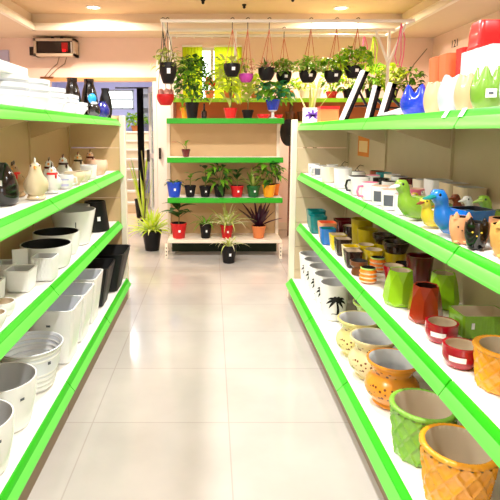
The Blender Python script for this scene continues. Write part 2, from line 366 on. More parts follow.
# ---------------------------------------------------------------- pot helpers
def sq(p=7):
    def f(th, k, r, z):
        c, s_ = abs(cos(th)), abs(sin(th)); return r/((c**p+s_**p)**(1/p)), z, th
    return f
def prof_pot(r, h, rb, wall=.006, floor_=.012, lip=0, lz=.02, curve=0, n=6):
    out = [(0, 0), (rb*.93, 0), (rb, .004)]
    for i in range(1, n+1):
        t = i/n; out.append((rb+(r-rb)*t+curve*sin(pi*t), .004+(h-lz-.004)*t if lip else .004+(h-.004)*t))
    if lip: out += [(r+lip, h-lz), (r+lip, h)]
    o = len(out)
    out += [(r-wall, h), (r-wall-.001, h-.006)]
    for i in range(n-1, -1, -1):
        t = i/n; rr = rb+(r-rb)*t+curve*sin(pi*t)-wall; zz = max(floor_, h*t); out.append((max(rr, .004), zz if i else floor_))
    out.append((0, floor_))
    mis = [0]*(o)+[1]*(len(out)-o)
    return out, mis
def rfun(r, h, rb, curve=0): return lambda z: rb+(r-rb)*min(1, z/h)+curve*sin(pi*min(1, z/h))
def simple_pot(name, label, cat, loc, r, h, rb=None, mats=('white_gloss', 'grey_in'), group=None, fn=None, n=36, curve=0, sticker=None, rz=0, lip=0, wall=.006, ang=38):
    rb = rb or r*.75
    me = cached(('pot', r, h, rb, mats, fn, n, curve, lip, wall), lambda: (lambda pm: MB().lathe(pm[0], n, pm[1][:len(pm[0])-1], fn).mesh(name, mats, ang))(prof_pot(r, h, rb, wall=wall, lip=lip, curve=curve)))
    if sticker is None:
        return tag(put(me, name, None, loc, rz), label, cat, group)
    t = thing(name, label, cat, loc, rz, group); put(me, 'body', t)
    a, z, wd, ht, mk = sticker
    rf = rfun(r, h, rb, curve); ra = wd/2/rf(z)
    if fn: rf0 = rf; rf = lambda zz: rf0(zz)+.001
    MB().patch(rf, a-ra-rz, a+ra-rz, z-ht/2, z+ht/2, .003, 12).build('price_label', mk, t)
    return t
CV = -2.0          # direction from the right-hand shelf to the viewer

# ---------------------------------------------------------------- right, bottom shelf
def weave(r, h, rb, mats, key, nd=6, nz=1.25):
    def go():
        pr = []; N = 30
        for i in range(N+1): pr.append((rb+(r-rb)*i/N, h*.9*i/N))
        full = [(0, 0)]+pr
        def fn(th, k, rr, z):
            if k < 1 or k > N+1: return rr, z, th
            u = (th/(2*pi)*nd*2+z/h*nz*2); v = (th/(2*pi)*nd*2-z/h*nz*2)
            tri = lambda q: abs((q % 1)-.5)*2
            ridge = max(0, max(tri(u), tri(v))-.70)/.30
            return rr+.0085*r/.11*ridge, z, th
        b = MB().lathe(full, 144, None, fn)
        rope = []                                   # rope rim, then the inside
        R = r+.001
        prof = [(R, h*.9), (R+.005, h*.92), (R+.006, h*.95), (R+.004, h*.985), (R-.004, h), (R-.012, h*.985), (R-.014, h*.9), (rb-.012, .02), (0, .02)]
        def fr(th, k, rr, z): return rr+(.002*sin(th*40+k*1.1) if 0 < k < 5 else 0), z, th
        b.lathe(prof, 144, [0, 0, 0, 0, 0, 1, 1, 1], fr)
        return b.mesh('weave_pot', mats, 60)
    return cached(key, go)
zb = .18
tag(put(weave(.112, .20, .088, ('orange_glaze', 'tan_in'), 'w1'), 'planter', None, (.80, 1.495, zb)), 'large orange lattice planter nearest on the right bottom shelf', 'planter', 'lattice planters on the bottom shelf')
tag(put(weave(.112, .20, .090, ('green_glaze', 'tan_in'), 'w2'), 'planter', None, (.785, 1.735, zb)), 'large green lattice planter behind the orange one on the bottom shelf', 'planter', 'lattice planters on the bottom shelf')
def belly(mat):
    pr = [(0, 0), (.075, 0), (.082, .008), (.078, .018), (.092, .03), (.112, .055), (.118, .08), (.112, .105), (.096, .125), (.086, .138), (.085, .152), (.092, .17), (.103, .184), (.112, .192), (.114, .2), (.110, .206), (.103, .204), (.094, .19), (.078, .16), (.078, .14), (.100, .10), (.09, .05), (.06, .02), (0, .018)]
    return cached(('belly', mat), lambda: MB().lathe(pr, 48, [0]*16+[1]*7).mesh('belly_pot', (mat, 'grey_in'), 60))
for (x, y, m, lab) in ((.80, 2.09, 'belly_orange', 'orange round-bellied pot with painted sprigs behind the green lattice planter'), (.792, 2.335, 'belly_cream', 'beige round-bellied pot just behind the orange bellied pot'),
                       (.79, 2.575, 'belly_yellow', 'pale yellowish round-bellied pot third behind the orange bellied one'), (.945, 2.83, 'belly_green', 'light green bellied pot deep on the shelf between palm pots and yellowish bellied pot')):
    tag(put(belly(m), 'planter', None, (x, y, zb)), lab, 'planter', 'round-bellied pots on the bottom shelf')
def palm(t, r, h, rb, a0):
    rf = rfun(r, h, rb); b = MB()
    def pt(u, v): a = a0+u/rf(v); return ((rf(v)+.0014)*cos(a), (rf(v)+.0014)*sin(a), v)
    def strip(path, w):
        vs = []; n = len(path)
        for i, (u, v) in enumerate(path):
            du = path[min(i+1, n-1)][0]-path[max(i-1, 0)][0]; dv = path[min(i+1, n-1)][1]-path[max(i-1, 0)][1]; L = sqrt(du*du+dv*dv) or 1
            ww = w(i/(n-1)); vs += [pt(u-dv/L*ww, v+du/L*ww), pt(u+dv/L*ww, v-du/L*ww)]
        b.add(vs, [(2*i, 2*i+1, 2*i+3, 2*i+2) for i in range(n-1)])
    K = 1.1; cz = h*.60
    strip([(.012-.012*i/8+.004*sin(i*.4), h*.2+(cz-h*.2)*i/8) for i in range(9)], lambda q: .009-.004*q)
    for k, (e, L) in enumerate(((.15, .06), (.7, .062), (1.25, .055), (1.9, .055), (2.45, .062), (3.0, .06), (-.35, .045), (3.5, .045))):
        strip([(cos(e)*K*L*q/6, cz+sin(e)*K*L*q/6-.04*(q/6)**2) for q in range(7)], lambda q: .008*sin(pi*min(1, q*.9+.08))+.0005)
    strip([(-.03+.01*i, h*.2+.004*sin(i)) for i in range(8)], lambda q: .002)
    b.build('palm_print', 'black_plastic', t)
PN = ['nearest white pot printed with a black palm tree, bottom right shelf', 'second white palm-tree pot counting from the nearest one', 'middle pot of the five white palm-tree pots', 'fourth white palm-tree pot counting back from the nearest one', 'farthest white palm-tree pot, beside the shelf end post']
for k, y in enumerate((3.12, 3.315, 3.51, 3.705, 3.885)):
    t = thing('planter', PN[k], 'planter', (.79, y, zb), 0, 'white palm print pots on the bottom shelf')
    put(cached('palmpot', lambda: (lambda pm: MB().lathe(pm[0], 40, pm[1][:len(pm[0])-1]).mesh('pot', ('white_matte', 'grey_in')))(prof_pot(.094, .235, .075, .008))), 'body', t)
    palm(t, .094, .235, .075, -2.0 if k else -1.62)

# ---------------------------------------------------------------- right, third shelf
z3 = .64
G3 = 'pots on the second lowest right shelf'
tag(put(weave(.078, .125, .066, ('orange_glaze', 'tan_in'), 'w3', 6, 1.4), 'planter', None, (.85, 1.376, z3)), 'small orange lattice pot at the near end of the shelf above the bottom one', 'planter', G3)
def bowlfn(th, k, r, z): return r, z, th
for (x, y, lab) in ((.795, 1.515, 'shiny dark red bowl with white label, beside the small orange lattice pot'), (.82, 1.705, 'shiny dark red labelled bowl between the nearest red bowl and brown faceted vase')):
    simple_pot('bowl', lab, 'bowl', (x, y, z3), .054, .068, .044, ('maroon', 'tan_in'), G3, sticker=(-2.2, .035, .05, .018, 'label_white'), curve=.006, lip=.002, wall=.007)
t = thing('planter', 'grass-green ribbed rectangular planter against the right back panel', 'planter', (.985, 1.765, z3), 0, G3)
def troughfn(th, k, r, z):
    p = 14; c, s_ = abs(cos(th)), abs(sin(th)); q = r/((c**p+s_**p)**(1/p)); return q*(1+(.012*sin(th*56) if k in (2, 3, 4, 5, 6, 7) else 0)), z, th
pm = prof_pot(.09, .085, .084, .007); MB().lathe(pm[0], 168, pm[1][:len(pm[0])-1], troughfn, sx=1, sy=.68).build('body', ('grass_glaze', 'tan_in'), t)
MB().box(-.06, -.05, -.0655, -.0635, .04, .062).build('price_label', 'label_white', t)
def facet(r, h, mats, tw=.5):
    def go():
        prof = [(0, 0), (r*.90, 0), (r, h*.16), (r*.86, h*.62), (r*.70, h), (r*.61, h*.985), (r*.58, h*.4), (0, h*.3)]
        rot = [0, 0, 1, 1, 0, 0, 0, 0]
        def fn(th, k, rr, z): return rr, z, th+(pi/7 if rot[k] else 0)
        b = MB()
        n = 7; vs = []; 
        rings = []
        for k, (rr, z) in enumerate(prof):
            if rr == 0: rings.append([len(vs)]); vs.append((0, 0, z)); continue
            rings.append(list(range(len(vs), len(vs)+n)))
            vs += [(rr*cos(2*pi*i/n+(pi/n if rot[k] else 0)), rr*sin(2*pi*i/n+(pi/n if rot[k] else 0)), z) for i in range(n)]
        fs = []; ms = []
        for k in range(len(rings)-1):
            a, c = rings[k], rings[k+1]
            for i in range(n):
                j = (i+1) % n
                if len(a) == 1: fs.append((a[0], c[j], c[i]))
                elif len(c) == 1: fs.append((a[i], a[j], c[0]))
                elif rot[k] == rot[k+1]: fs.append((a[i], a[j], c[j], c[i]))
                elif rot[k+1]: fs += [(a[i], a[j], c[i]), (a[j], c[j], c[i])]
                else: fs += [(a[i], a[j], c[j]), (a[i], c[j], c[i])]
            ms += [0 if k < 5 else 1]*(len(fs)-len(ms))
        b.add(vs, fs, ms)
        me = b.mesh('vase', mats, 8); return me
    return cached(('facet', r, h, mats), go)
for (x, y, r, h, m, lab, rz) in ((.842, 1.90, .068, .142, 'facet_brown', 'reddish brown faceted vase in front of a green faceted one', .2), (.812, 2.09, .069, .15, 'facet_green', 'light green faceted vase standing nearer the shelf edge, before the red cup', .5),
                             (.985, 2.06, .068, .145, 'facet_green', 'light green faceted vase against the back panel behind the brown faceted vase', .1)):
    tag(put(facet(r, h, (m, 'tan_in' if m == 'facet_green' else 'dark_brown')), 'vase', None, (x, y, z3), rz), lab, 'vase', G3)
simple_pot('planter', 'tall dark wine-red pot against the back panel behind the green vases', 'planter', (.99, 2.32, z3), .062, .155, .05, ('dark_maroon', 'dark_maroon'), G3)
simple_pot('cup', 'small glossy red tapered cup behind the front green faceted vase', 'cup', (.887, 2.38, z3), .05, .09, .03, ('maroon', 'tan_in'), G3)
def hive(): 
    pr = [(0, 0), (.034, 0)]
    for k in range(3): pr += [(.038, .003+.02*k), (.043, .012+.02*k), (.038, .02+.02*k)]
    pr += [(.036, .066), (.038, .072), (.034, .074), (.032, .02), (0, .016)]
    mis = [0, 0]+[0, 1, 0]*3+[2]*6
    return cached('hive', lambda: MB().lathe(pr, 32, [0, 0, 2, 0, 0, 2, 0, 0, 2, 0, 0, 3, 3, 1, 1, 1][:len(pr)-1]).mesh('pot', ('orange', 'black_in', 'cream_gloss', 'green_pale'), 60))
tag(put(hive(), 'planter', None, (.772, 2.40, z3)), 'small orange and cream banded pot near the shelf edge beside the brown cup', 'planter', G3)
tag(put(hive(), 'planter', None, (.885, 2.60, z3)), 'small orange and cream banded pot farther in, before the yellow pots', 'planter', G3)
pr = [(0, 0), (.036, 0), (.038, .01), (.03, .036), (.044, .05), (.046, .072), (.042, .073), (.026, .03), (0, .02)]
tag(MB().lathe(pr, 32, [0]*6+[1]*2).build('planter', ('mid_brown', 'black_in'), None, (.765, 2.535, z3)), 'brown waisted little pot near the shelf edge behind the banded orange pot', 'planter', G3)
SQ = sq(7)
for (x, y, r, h, mats, lab, s) in (
    (.777, 2.69, .047, .09, ('dark_brown', 'tan_in'), 'dark brown square pot right behind the brown waisted pot', 1),
    (.80, 2.82, .047, .085, ('cream_gloss', 'yellow_glaze'), 'cream square pot between two dark brown square pots', 1),
    (.79, 2.955, .048, .10, ('dark_brown', 'tan_in'), 'dark brown square pot behind the cream square pot, before the yellow one', 1),
    (.795, 3.10, .05, .095, ('yellow_glaze', 'tan_in'), 'yellow square pot between the blue pot and the brown square pot', 1),
    (.765, 3.25, .05, .105, ('blue_glaze', 'teal'), 'blue square pot near the shelf edge beside the yellow square pot', 1),
    (.80, 3.42, .06, .115, ('peach', 'coral'), 'peach and cream square pot behind the blue one', 1),
    (.775, 3.62, .062, .125, ('teal', 'teal'), 'nearer of the two teal square pots at the far end', 1),
    (.80, 3.80, .068, .14, ('teal', 'teal'), 'farther teal square pot, beside the shelf end panel', 1),
    (.96, 3.55, .075, .11, ('dark_maroon', 'dark_maroon'), 'dark red square bowl in the shade behind the peach pot', 1),
    (.95, 3.36, .055, .10, ('dark_brown', 'tan_in'), 'dark brown pot in the back row behind the blue square pot', 0),
    (.97, 3.18, .07, .18, ('olive', 'olive'), 'tall olive-yellow pot in the shady back row behind the yellow square pot', 0),
    (.95, 3.00, .062, .15, ('olive', 'olive'), 'shorter olive-yellow pot in the back row, just in front of the tall olive one', 0),
    (.90, 2.86, .05, .085, ('yellow_glaze', 'tan_in'), 'small yellow round pot behind the cream square pot', 0),
    (.905, 2.735, .052, .085, ('yellow_glaze', 'tan_in'), 'bright yellow round pot behind the brown square pot and banded pot', 0),
    (1.005, 2.86, .052, .09, ('olive', 'olive'), 'olive pot under a dark brown bowl, back row, far stack', 0),
    (1.00, 2.66, .055, .085, ('olive', 'olive'), 'olive pot under a dark brown bowl, back row, near stack', 0),
    (.99, 2.50, .045, .07, ('black_gloss', 'black_in'), 'small black pot at the back beside the tall wine-red pot', 0)):
    simple_pot('planter', lab, 'planter', (x, y, z3), r, h, r*.8, mats, G3, fn=SQ if s else None)
simple_pot('bowl', 'dark brown bowl stacked on the olive pot of the far stack', 'bowl', (1.005, 2.86, z3+.09), .064, .055, .05, ('dark_brown', 'dark_brown'), G3, lip=.003)
simple_pot('bowl', 'dark brown bowl stacked on the olive pot of the near stack', 'bowl', (1.0, 2.66, z3+.085), .066, .06, .054, ('dark_brown', 'dark_brown'), G3, lip=.003)

# ---------------------------------------------------------------- right, second shelf
z2 = 1.05
G2 = 'figures and mugs on the right middle shelf'
def mug(label, loc, r, h, mats, rz=0, square=False, handle=None, print_=None, rb=None, name='mug'):
    t = thing(name, label, 'mug' if name == 'mug' else 'cup', loc, rz, G2)
    rb = rb or r*.9
    me = cached(('mug', r, h, mats, square, rb), lambda: (lambda pm: MB().lathe(pm[0], 36, pm[1][:len(pm[0])-1], SQ if square else None).mesh('body', mats))(prof_pot(r, h, rb, .004)))
    put(me, 'body', t)
    if handle:
        b = MB(); b.tube([(0, -r*.96, h*.8), (0, -r-.022, h*.78), (0, -r-.03, h*.5), (0, -r-.022, h*.25), (0, -r*.93, h*.2)], .006, 8); o = b.build('handle', handle, t); o.rotation_euler = (0, 0, radians(-70))
    if print_:
        MB().patch(rfun(r, h, rb), -2.7, -1.7, h*.2, h*.75, .0012).build('print', print_, t)
    return t
mug('grey photo-printed white mug at the far end of the middle shelf', (.775, 3.80, z2), .043, .085, ('white_matte', 'grey_in'), print_='frame_grey')
mug('second white printed mug, between the far mug and the ribbed cup', (.78, 3.62, z2), .043, .085, ('white_matte', 'grey_in'), print_='ink', handle='white_matte')
t = tag(put(cached('ribcup', lambda: (lambda pm: MB().lathe(pm[0], 96, pm[1][:len(pm[0])-1], lambda th, k, r, z: (r+(.0012*sin(th*30) if 2 < k < 9 else 0), z, th)).mesh('cup', ('cream_plain', 'grey_in')))(prof_pot(.05, .10, .046, .005))), 'cup', None, (.765, 3.26, z2)), 'cream ribbed cup between the printed mugs and the tall white cup', 'cup', G2)
mug('tall plain white cup with a thin rim beside the ribbed cup', (.768, 2.93, z2), .052, .115, ('white_gloss', 'grey_in'), name='cup')
mug('square white mug with a black handle at the shelf edge', (.775, 2.63, z2), .05, .095, ('white_gloss', 'black_in'), square=True, handle='black_gloss')
mug('white mug with a pink handle at the shelf edge', (.765, 2.41, z2), .042, .085, ('white_gloss', 'pink'), handle='pink')
mug('white mug with grey printed picture, behind the other grey printed mug', (.765, 2.25, z2), .042, .085, ('white_gloss', 'peach_skin'), print_='ink')
mug('white mug with grey printed picture, nearer the green duck', (.762, 2.11, z2), .042, .085, ('white_gloss', 'peach_skin'), print_='ink')
mug('plain white mug just behind the green duck planter', (.772, 1.985, z2), .04, .08, ('white_gloss', 'peach_skin'))
bk = [(.89, 3.70, 'white_matte', 'grey_in', 'white cup behind the farthest printed mug'), (.90, 3.45, 'cream_plain', 'grey_in', 'cream cup in the second row behind the ribbed cup'), (.90, 3.08, 'white_gloss', 'black_in', 'white cup with dark inside behind the tall white cup'),
      (.90, 2.80, 'white_gloss', 'pink', 'white cup with pink inside behind the square mug'), (.89, 2.62, 'black_gloss', 'black_in', 'black cup behind the square white mug'), (.88, 2.45, 'white_gloss', 'black_in', 'white cup with dark inside behind the pink-handled mug'),
      (.875, 2.29, 'peach_skin', 'hen_brown', 'pale pink cup behind the grey printed mugs'), (.87, 2.14, 'pink', 'peach_skin', 'pink cup behind the nearer grey printed mug'), (.985, 2.62, 'white_gloss', 'black_in', 'white cup with dark inside in the back row, before the notice'),
      (.985, 2.86, 'teal', 'teal', 'teal cup in the back row among the white cups'), (.985, 2.51, 'dark_maroon', 'black_in', 'dark red cup in the back row near the grey square pots'), (.99, 2.74, 'cream_plain', 'grey_in', 'cream cup in the back row beneath the seam'), (.985, 2.98, 'duck_brown', 'black_in', 'brown cup in the back row, farther in than the teal cup')]
for (x, y, m1, m2, lab) in bk: mug(lab, (x, y, z2), .043, .085 if x < .95 else .095, (m1, m2), name='cup')
def wire(loc, lab):
    b = MB()
    for cx in (-.03, .035): b.tube([(cx+.024*cos(i*pi/8), .003*sin(i), .028+.024*sin(i*pi/8)) for i in range(17)], .0028, 6)
    b.tube([(-.03, 0, .028), (0, 0, .075), (.035, 0, .028)], .0028, 6); b.tube([(0, 0, .075), (.02, 0, .095), (.045, 0, .088)], .0028, 6); b.tube([(-.03, 0, .004), (.035, 0, .004)], .004, 6)
    tag(b.build('wire_ornament', 'steel_dark', None, loc), lab, 'ornament', G2)
wire((1.01, 3.48, z2+.001), 'curled dark wire ornament behind the white cups below the notice'); wire((1.0, 3.85, z2+.001), 'curled dark wire ornament in the far corner behind the mugs')
t = thing('paper_notice', 'orange paper notice on the back panel of the right shelving', 'notice', (1.0835, 3.60, 1.20))
MB().box(-.001, .001, -.13, .13, 0, .16).build('sheet', 'notice_orange', t); MB().box(-.002, -.001, -.10, .10, .03, .11).build('pale_panel', 'paper_pale', t)
for (x, y, w_, h_, m, lab) in ((1.02, 2.39, .045, .10, 'cream_plain', 'tall grey-white square pot behind the duck heads, back row'), (1.015, 2.235, .05, .115, 'white_matte', 'tall white square pot against the back panel behind the blue duck'), (1.02, 2.09, .05, .115, 'panel_grey', 'beige square pot right of the white square pot, back row'), (1.025, 1.975, .05, .11, 'panel_grey', 'beige square pot nearest on the back row of the middle shelf')):
    simple_pot('planter', lab, 'planter', (x, y, z2), w_, h_, w_*.9, (m, 'grey_in'), G2, fn=SQ)
def duck(label, loc, s, mats, rz, beak='beak_orange', tub=None):
    # bird with one body from tail to head, facing local -x
    t = thing('duck_planter', label, 'duck planter', loc, rz, G2)
    me = cached(('duck', s, mats), lambda: MB().tube([(.085*s, 0, .055*s), (.06*s, 0, .045*s), (.03*s, 0, .038*s), (-.005*s, 0, .037*s), (-.035*s, 0, .042*s), (-.053*s, 0, .058*s), (-.06*s, 0, .075*s), (-.062*s, 0, .09*s), (-.066*s, 0, .103*s), (-.075*s, 0, .114*s), (-.088*s, 0, .117*s), (-.097*s, 0, .115*s)],
        [.008*s, .024*s, .036*s, .037*s, .035*s, .029*s, .021*s, .018*s, .020*s, .022*s, .016*s, .005*s], 20).mesh('body', mats[0], 70))
    put(me, 'body', t)
    MB().tube([(-.09*s, 0, .115*s), (-.108*s, 0, .110*s), (-.122*s, 0, .108*s)], [.011*s, .009*s, .004*s], 10, sq=(1.2, .6)).build('beak', beak, t)
    b = MB()
    for sd in (-1, 1): b.ball((-.083*s, sd*.0165*s, .12*s), .0042*s, 10)
    b.build('eyes', 'eye_black', t)
    b = MB()
    for sd in (-1, 1): b.ball((.015*s, sd*.033*s, .042*s), (.04*s, .008*s, .022*s), 14)
    b.build('wings', mats[1], t)
    if tub:
        pm = prof_pot(.045*s, .075*s, .04*s, .004); MB().lathe(pm[0], 36, pm[1][:len(pm[0])-1], SQ, c=(.035*s, 0, .001), sx=1.1).build('tub', (tub, 'black_in'), t)
    else:
        MB().lathe([(.026*s, .07*s), (.028*s, .074*s), (.02*s, .075*s), (0, .062*s)], 24, None, None, (.01*s, 0, 0)).build('opening', mats[1], t)
    return t
duck('blue duck planter with square blue tub on the middle shelf edge', (.785, 1.56, z2), 1.14, ('blue_glaze', 'sky_blue'), .25, 'teal', tub='blue_glaze')
duck('yellow duck planter with white face and brown beak left of the blue duck', (.775, 1.71, z2), .80, ('duck_yellow', 'white_gloss'), .5, 'duck_brown')
duck('light green duck planter with white beak beside the white mugs', (.78, 1.865, z2), 1.15, ('duck_green', 'green_pale'), .35, 'white_gloss')
duck('small white duck with red beak, behind the light green duck', (.935, 2.125, z2), .62, ('white_gloss', 'white_gloss'), .3, 'bright_red')
duck('yellow duck with red-brown beak, behind the white-faced duck', (.87, 2.035, z2), .62, ('duck_yellow', 'duck_yellow'), .35, 'duck_brown')
duck('small red duck behind the blue duck', (.86, 1.94, z2), .45, ('coral', 'bright_red'), .3, 'duck_yellow')
duck('small pale yellow duck between the red and teal ducks', (.868, 1.835, z2), .5, ('duck_yellow', 'lime'), .25)
duck('small teal duck just behind the blue tub', (.885, 1.745, z2), .45, ('teal', 'sky_blue'), .2)
duck('dark green duck in the back row before the beige square pots', (.93, 1.975, z2), .6, ('duck_dark_green', 'duck_green'), .3, 'green_pale')
duck('brown duck in the back row beside the dark green duck', (.965, 1.88, z2), .72, ('duck_brown', 'dark_maroon'), .35, 'duck_brown')
duck('white and grey duck in the back row beside the brown duck', (.965, 1.785, z2), .76, ('white_gloss', 'frame_grey'), .3, 'white_gloss')
duck('larger green duck in the back row right of the white and grey duck', (.965, 1.655, z2), .9, ('duck_green', 'duck_dark_green'), .25, 'green_pale')
def cat(label, loc, r, h, m, rz, group=G2):
    t = thing('cat_planter', label, 'cat planter', loc, rz, group)
    pm = prof_pot(r, h, r*.72, .004, curve=r*.16)
    put(cached(('cat', r, h, m), lambda: MB().lathe(pm[0], 32, pm[1][:len(pm[0])-1]).mesh('body', (m, 'black_in'))), 'body', t)
    for sd in (-1, 1):                             # ears rising from the front rim, front is local -y
        a = -pi/2+sd*.62; x, y = cos(a)*r*.94, sin(a)*r*.94
        b = MB(); b.lathe([(r*.30, -h*.06), (r*.26, h*.06), (r*.12, h*.17), (0, h*.23)], 10, None, None, (x, y, h), 1, .55); b.build('ear', m, t)
    b = MB()
    for sd in (-1, 1):
        a = -pi/2+sd*.35; b.ball((cos(a)*r*1.06, sin(a)*r*1.06, h*.66), r*.09, 8)
    b.ball((0, -r*1.09, h*.53), r*.07, 8); b.build('face', 'eye_black' if m != 'black_gloss' else 'duck_yellow', t)
    for sd in (-1, 1):
        MB().ball((sd*r*.4, -r*.72, h*.06), (r*.26, r*.3, h*.07), 10).build('paw', m, t)
    return t
cat('tan cat-shaped pot nearest on the middle shelf edge', (.79, 1.30, z2), .046, .085, 'cat_tan', -.45)
cat('black cat-shaped pot between the tan and the peach cat pots', (.752, 1.395, z2), .031, .075, 'black_gloss', -.45)
cat('peach cat-shaped pot beside the blue duck tub', (.742, 1.468, z2), .03, .078, 'cat_peach', -.3)
simple_pot('planter', 'wide tan pot behind the tan cat pot', 'planter', (.895, 1.29, z2), .052, .10, .045, ('cat_tan', 'tan_in'), G2, lip=.004)
simple_pot('planter', 'small peach pot behind the black cat pot', 'planter', (.83, 1.40, z2), .035, .085, .03, ('cat_peach', 'dark_brown'), G2, lip=.003)

# ---------------------------------------------------------------- right, top shelf
z1 = 1.44
GT = 'vases on the right top shelf'
def tulip(label, loc, r, h, mats, pet=4, amp=.2, rz=0, sticker=False, waist=.72, name='vase'):
    def go():
        pr = [(0, 0), (r*.62, 0), (r*.70, h*.03)]
        for i in range(1, 11):
            t = i/10; pr.append((r*(.70+.34*sin(pi*min(1, t*.95)**.9)*1-.12*t), h*(.03+.97*t)))
        o = len(pr); last = pr[-1]
        pr += [(last[0]-.004, last[1]-.002)]+[(max(.004, pr[o-1-i][0]-.005), max(.012, pr[o-1-i][1]-.004)) for i in range(1, 9)]+[(0, .012)]
        def fn(th, k, rr, z):
            t = z/h; lift = amp*h*(abs(cos(th*pet/2))**1.4-.6)*max(0, t-.55)/.45
            return rr*(1+.05*abs(cos(th*pet/2))*t), z+lift, th
        return MB().lathe(pr, 64, [0]*(o-1)+[1]*(len(pr)-o), fn).mesh('vase', mats, 60)
    me = cached(('tulip', r, h, mats, pet, amp), go)
    if not sticker: return tag(put(me, name, None, loc, rz), label, 'vase', GT)
    t = thing(name, label, 'vase', loc, rz, GT); put(me, 'body', t)
    rf = lambda z: r*(.70+.34*sin(pi*min(1, z/h*.95)**.9)-.12*z/h)+.002
    o = MB().patch(rf, -2.35, -1.75, h*.30, h*.52, .002).build('price_label', 'label_white', t)
    MB().patch(rf, -2.2, -1.95, h*.38, h*.44, .003).build('barcode', 'ink', t)
    return t
tulip('cobalt blue tulip-shaped cup on the top right shelf', (.79, 1.98, z1), .056, .105, ('cobalt', 'navy'), 4, .30, .3, name='cup')
tulip('cream tulip vase between the blue cup and the white tulip vase', (.785, 1.805, z1), .034, .108, ('vase_cream', 'tan_in'), 4, .1)
tulip('bluish white tulip vase between two cream vases', (.79, 1.685, z1), .042, .118, ('vase_white', 'vase_white'), 4, .1, .4)
tulip('cream tulip vase beside the green tulip vase', (.785, 1.575, z1), .035, .110, ('vase_peach', 'tan_in'), 4, .1)
tulip('light green tulip vase with petal rim and white label', (.785, 1.455, z1), .045, .108, ('vase_green', 'vase_green'), 5, .30, .2, sticker=True)
tulip('white tulip vase at the near edge right of the green one', (.795, 1.33, z1), .042, .112, ('vase_white', 'vase_white'), 4, .1)
for (y, lab) in ((1.5, 'white price ticket on the top right green edge below the green vase, left one'), (1.40, 'white price ticket on the top right green edge below the green vase, right one')):
    MBt = MB().add([(.6985, y-.012, z1+.003), (.6985, y+.012, z1+.003), (.6855, y+.012, z1-.021), (.6855, y-.012, z1-.021), (.6975, y-.012, z1+.003), (.6975, y+.012, z1+.003), (.684, y+.012, z1-.0205), (.684, y-.012, z1-.0205)], [(0, 1, 2, 3), (7, 6, 5, 4), (0, 4, 5, 1), (1, 5, 6, 2), (2, 6, 7, 3), (3, 7, 4, 0)])
    tag(MBt.build('price_ticket', 'label_white'), lab, 'price ticket', 'price tickets on the top edge')
for (x, y, lab) in ((.97, 2.165, 'farther tall coral square pot at the back of the top right shelf'), (.97, 2.07, 'nearer tall coral square pot at the back, beside the red pot')):
    simple_pot('planter', lab, 'planter', (x, y, z1), .043, .245, .036, ('coral', 'coral'), 'coral and red pots on the top shelf', fn=SQ)
simple_pot('planter', 'upright glossy red square pot beside the coral pots', 'planter', (.97, 1.955, z1), .034, .25, .028, ('bright_red', 'bright_red'), 'coral and red pots on the top shelf', fn=SQ)
t = thing('carton', 'large plain white carton behind the green tulip vase', 'carton', (.985, 1.76, z1))
bevel(MB().box(-.085, .095, -.10, .10, 0, .218).build('body', 'label_white', t), .002); MB().box(-.05, -.035, -.101, -.1005, .18, .20).build('side_mark', 'ink', t); MB().box(-.085, .095, -.01, .01, .2182, .2188).build('tape', 'white_cool', t)
# upside-down red pot lying on the carton and the red pot
b = MB(); SR = .9
pr = [(.054, 0), (.058, .004), (.058, .010), (.054, .014), (.053, .05), (.049, .085), (.044, .095), (0, .097), (0, .092), (.043, .09), (.05, .01), (.054, 0)]
b.lathe(pr, 48, None, SQ, sx=.78, sy=.85); o = b.build('planter', 'bright_red', None, (.950, 1.80, z1+.2192)); tag(o, 'big bright red pot turned upside down on the white carton', 'planter', 'coral and red pots on the top shelf')
t = thing('tray', 'flat red and purple tray on the near end of the white carton', 'tray', (1.025, 1.71, z1+.2192)); MB().box(-.04, .05, -.05, .03, 0, .02).build('red_dish', 'bright_red', t); MB().box(-.01, .05, -.045, .02, .02, .035).build('purple_lid', 'purple', t)
t = thing('sign_card', 'white card with a purple flower emblem at the far end of the top right shelf', 'sign', (.785, 3.86, z1), 0)
bevel(MB().box(-.095, .085, -.004, .004, 0, .115).build('card', 'label_white', t), .001)
b = MB()
def ell(cx, cz, L, W, a):
    n = 14; b.add([(cx+cos(a)*L*cos(u)-sin(a)*W*sin(u), -.0048, cz+sin(a)*L*cos(u)+cos(a)*W*sin(u)) for u in [2*pi*i/n for i in range(n)]], [tuple(range(n))])
for a in (.15, .75, 1.57, 2.4, 3.0): ell(-.012+cos(a)*.022, .048+sin(a)*.018, .022, .008, a)
for a in (-.5, -2.6): ell(-.012+cos(a)*.018, .045+sin(a)*.014, .014, .006, a)
ell(.035, .047, .013, .011, 0); ell(.053, .050, .008, .012, .3); ell(-.052, .046, .009, .004, .2)
o = b.build('emblem', 'logo_purple', t); o.scale = (1.25, 1, 1.25); o.location = (-.004, 0, -.006)
t = thing('storage_box', 'small orange and red box behind the emblem card', 'box', (.81, 3.58, z1)); MB().box(-.055, .07, -.06, .06, 0, .09).build('body', 'terracotta', t); MB().box(-.058, .073, -.063, .063, .09, .11).build('lid', 'bright_red', t)
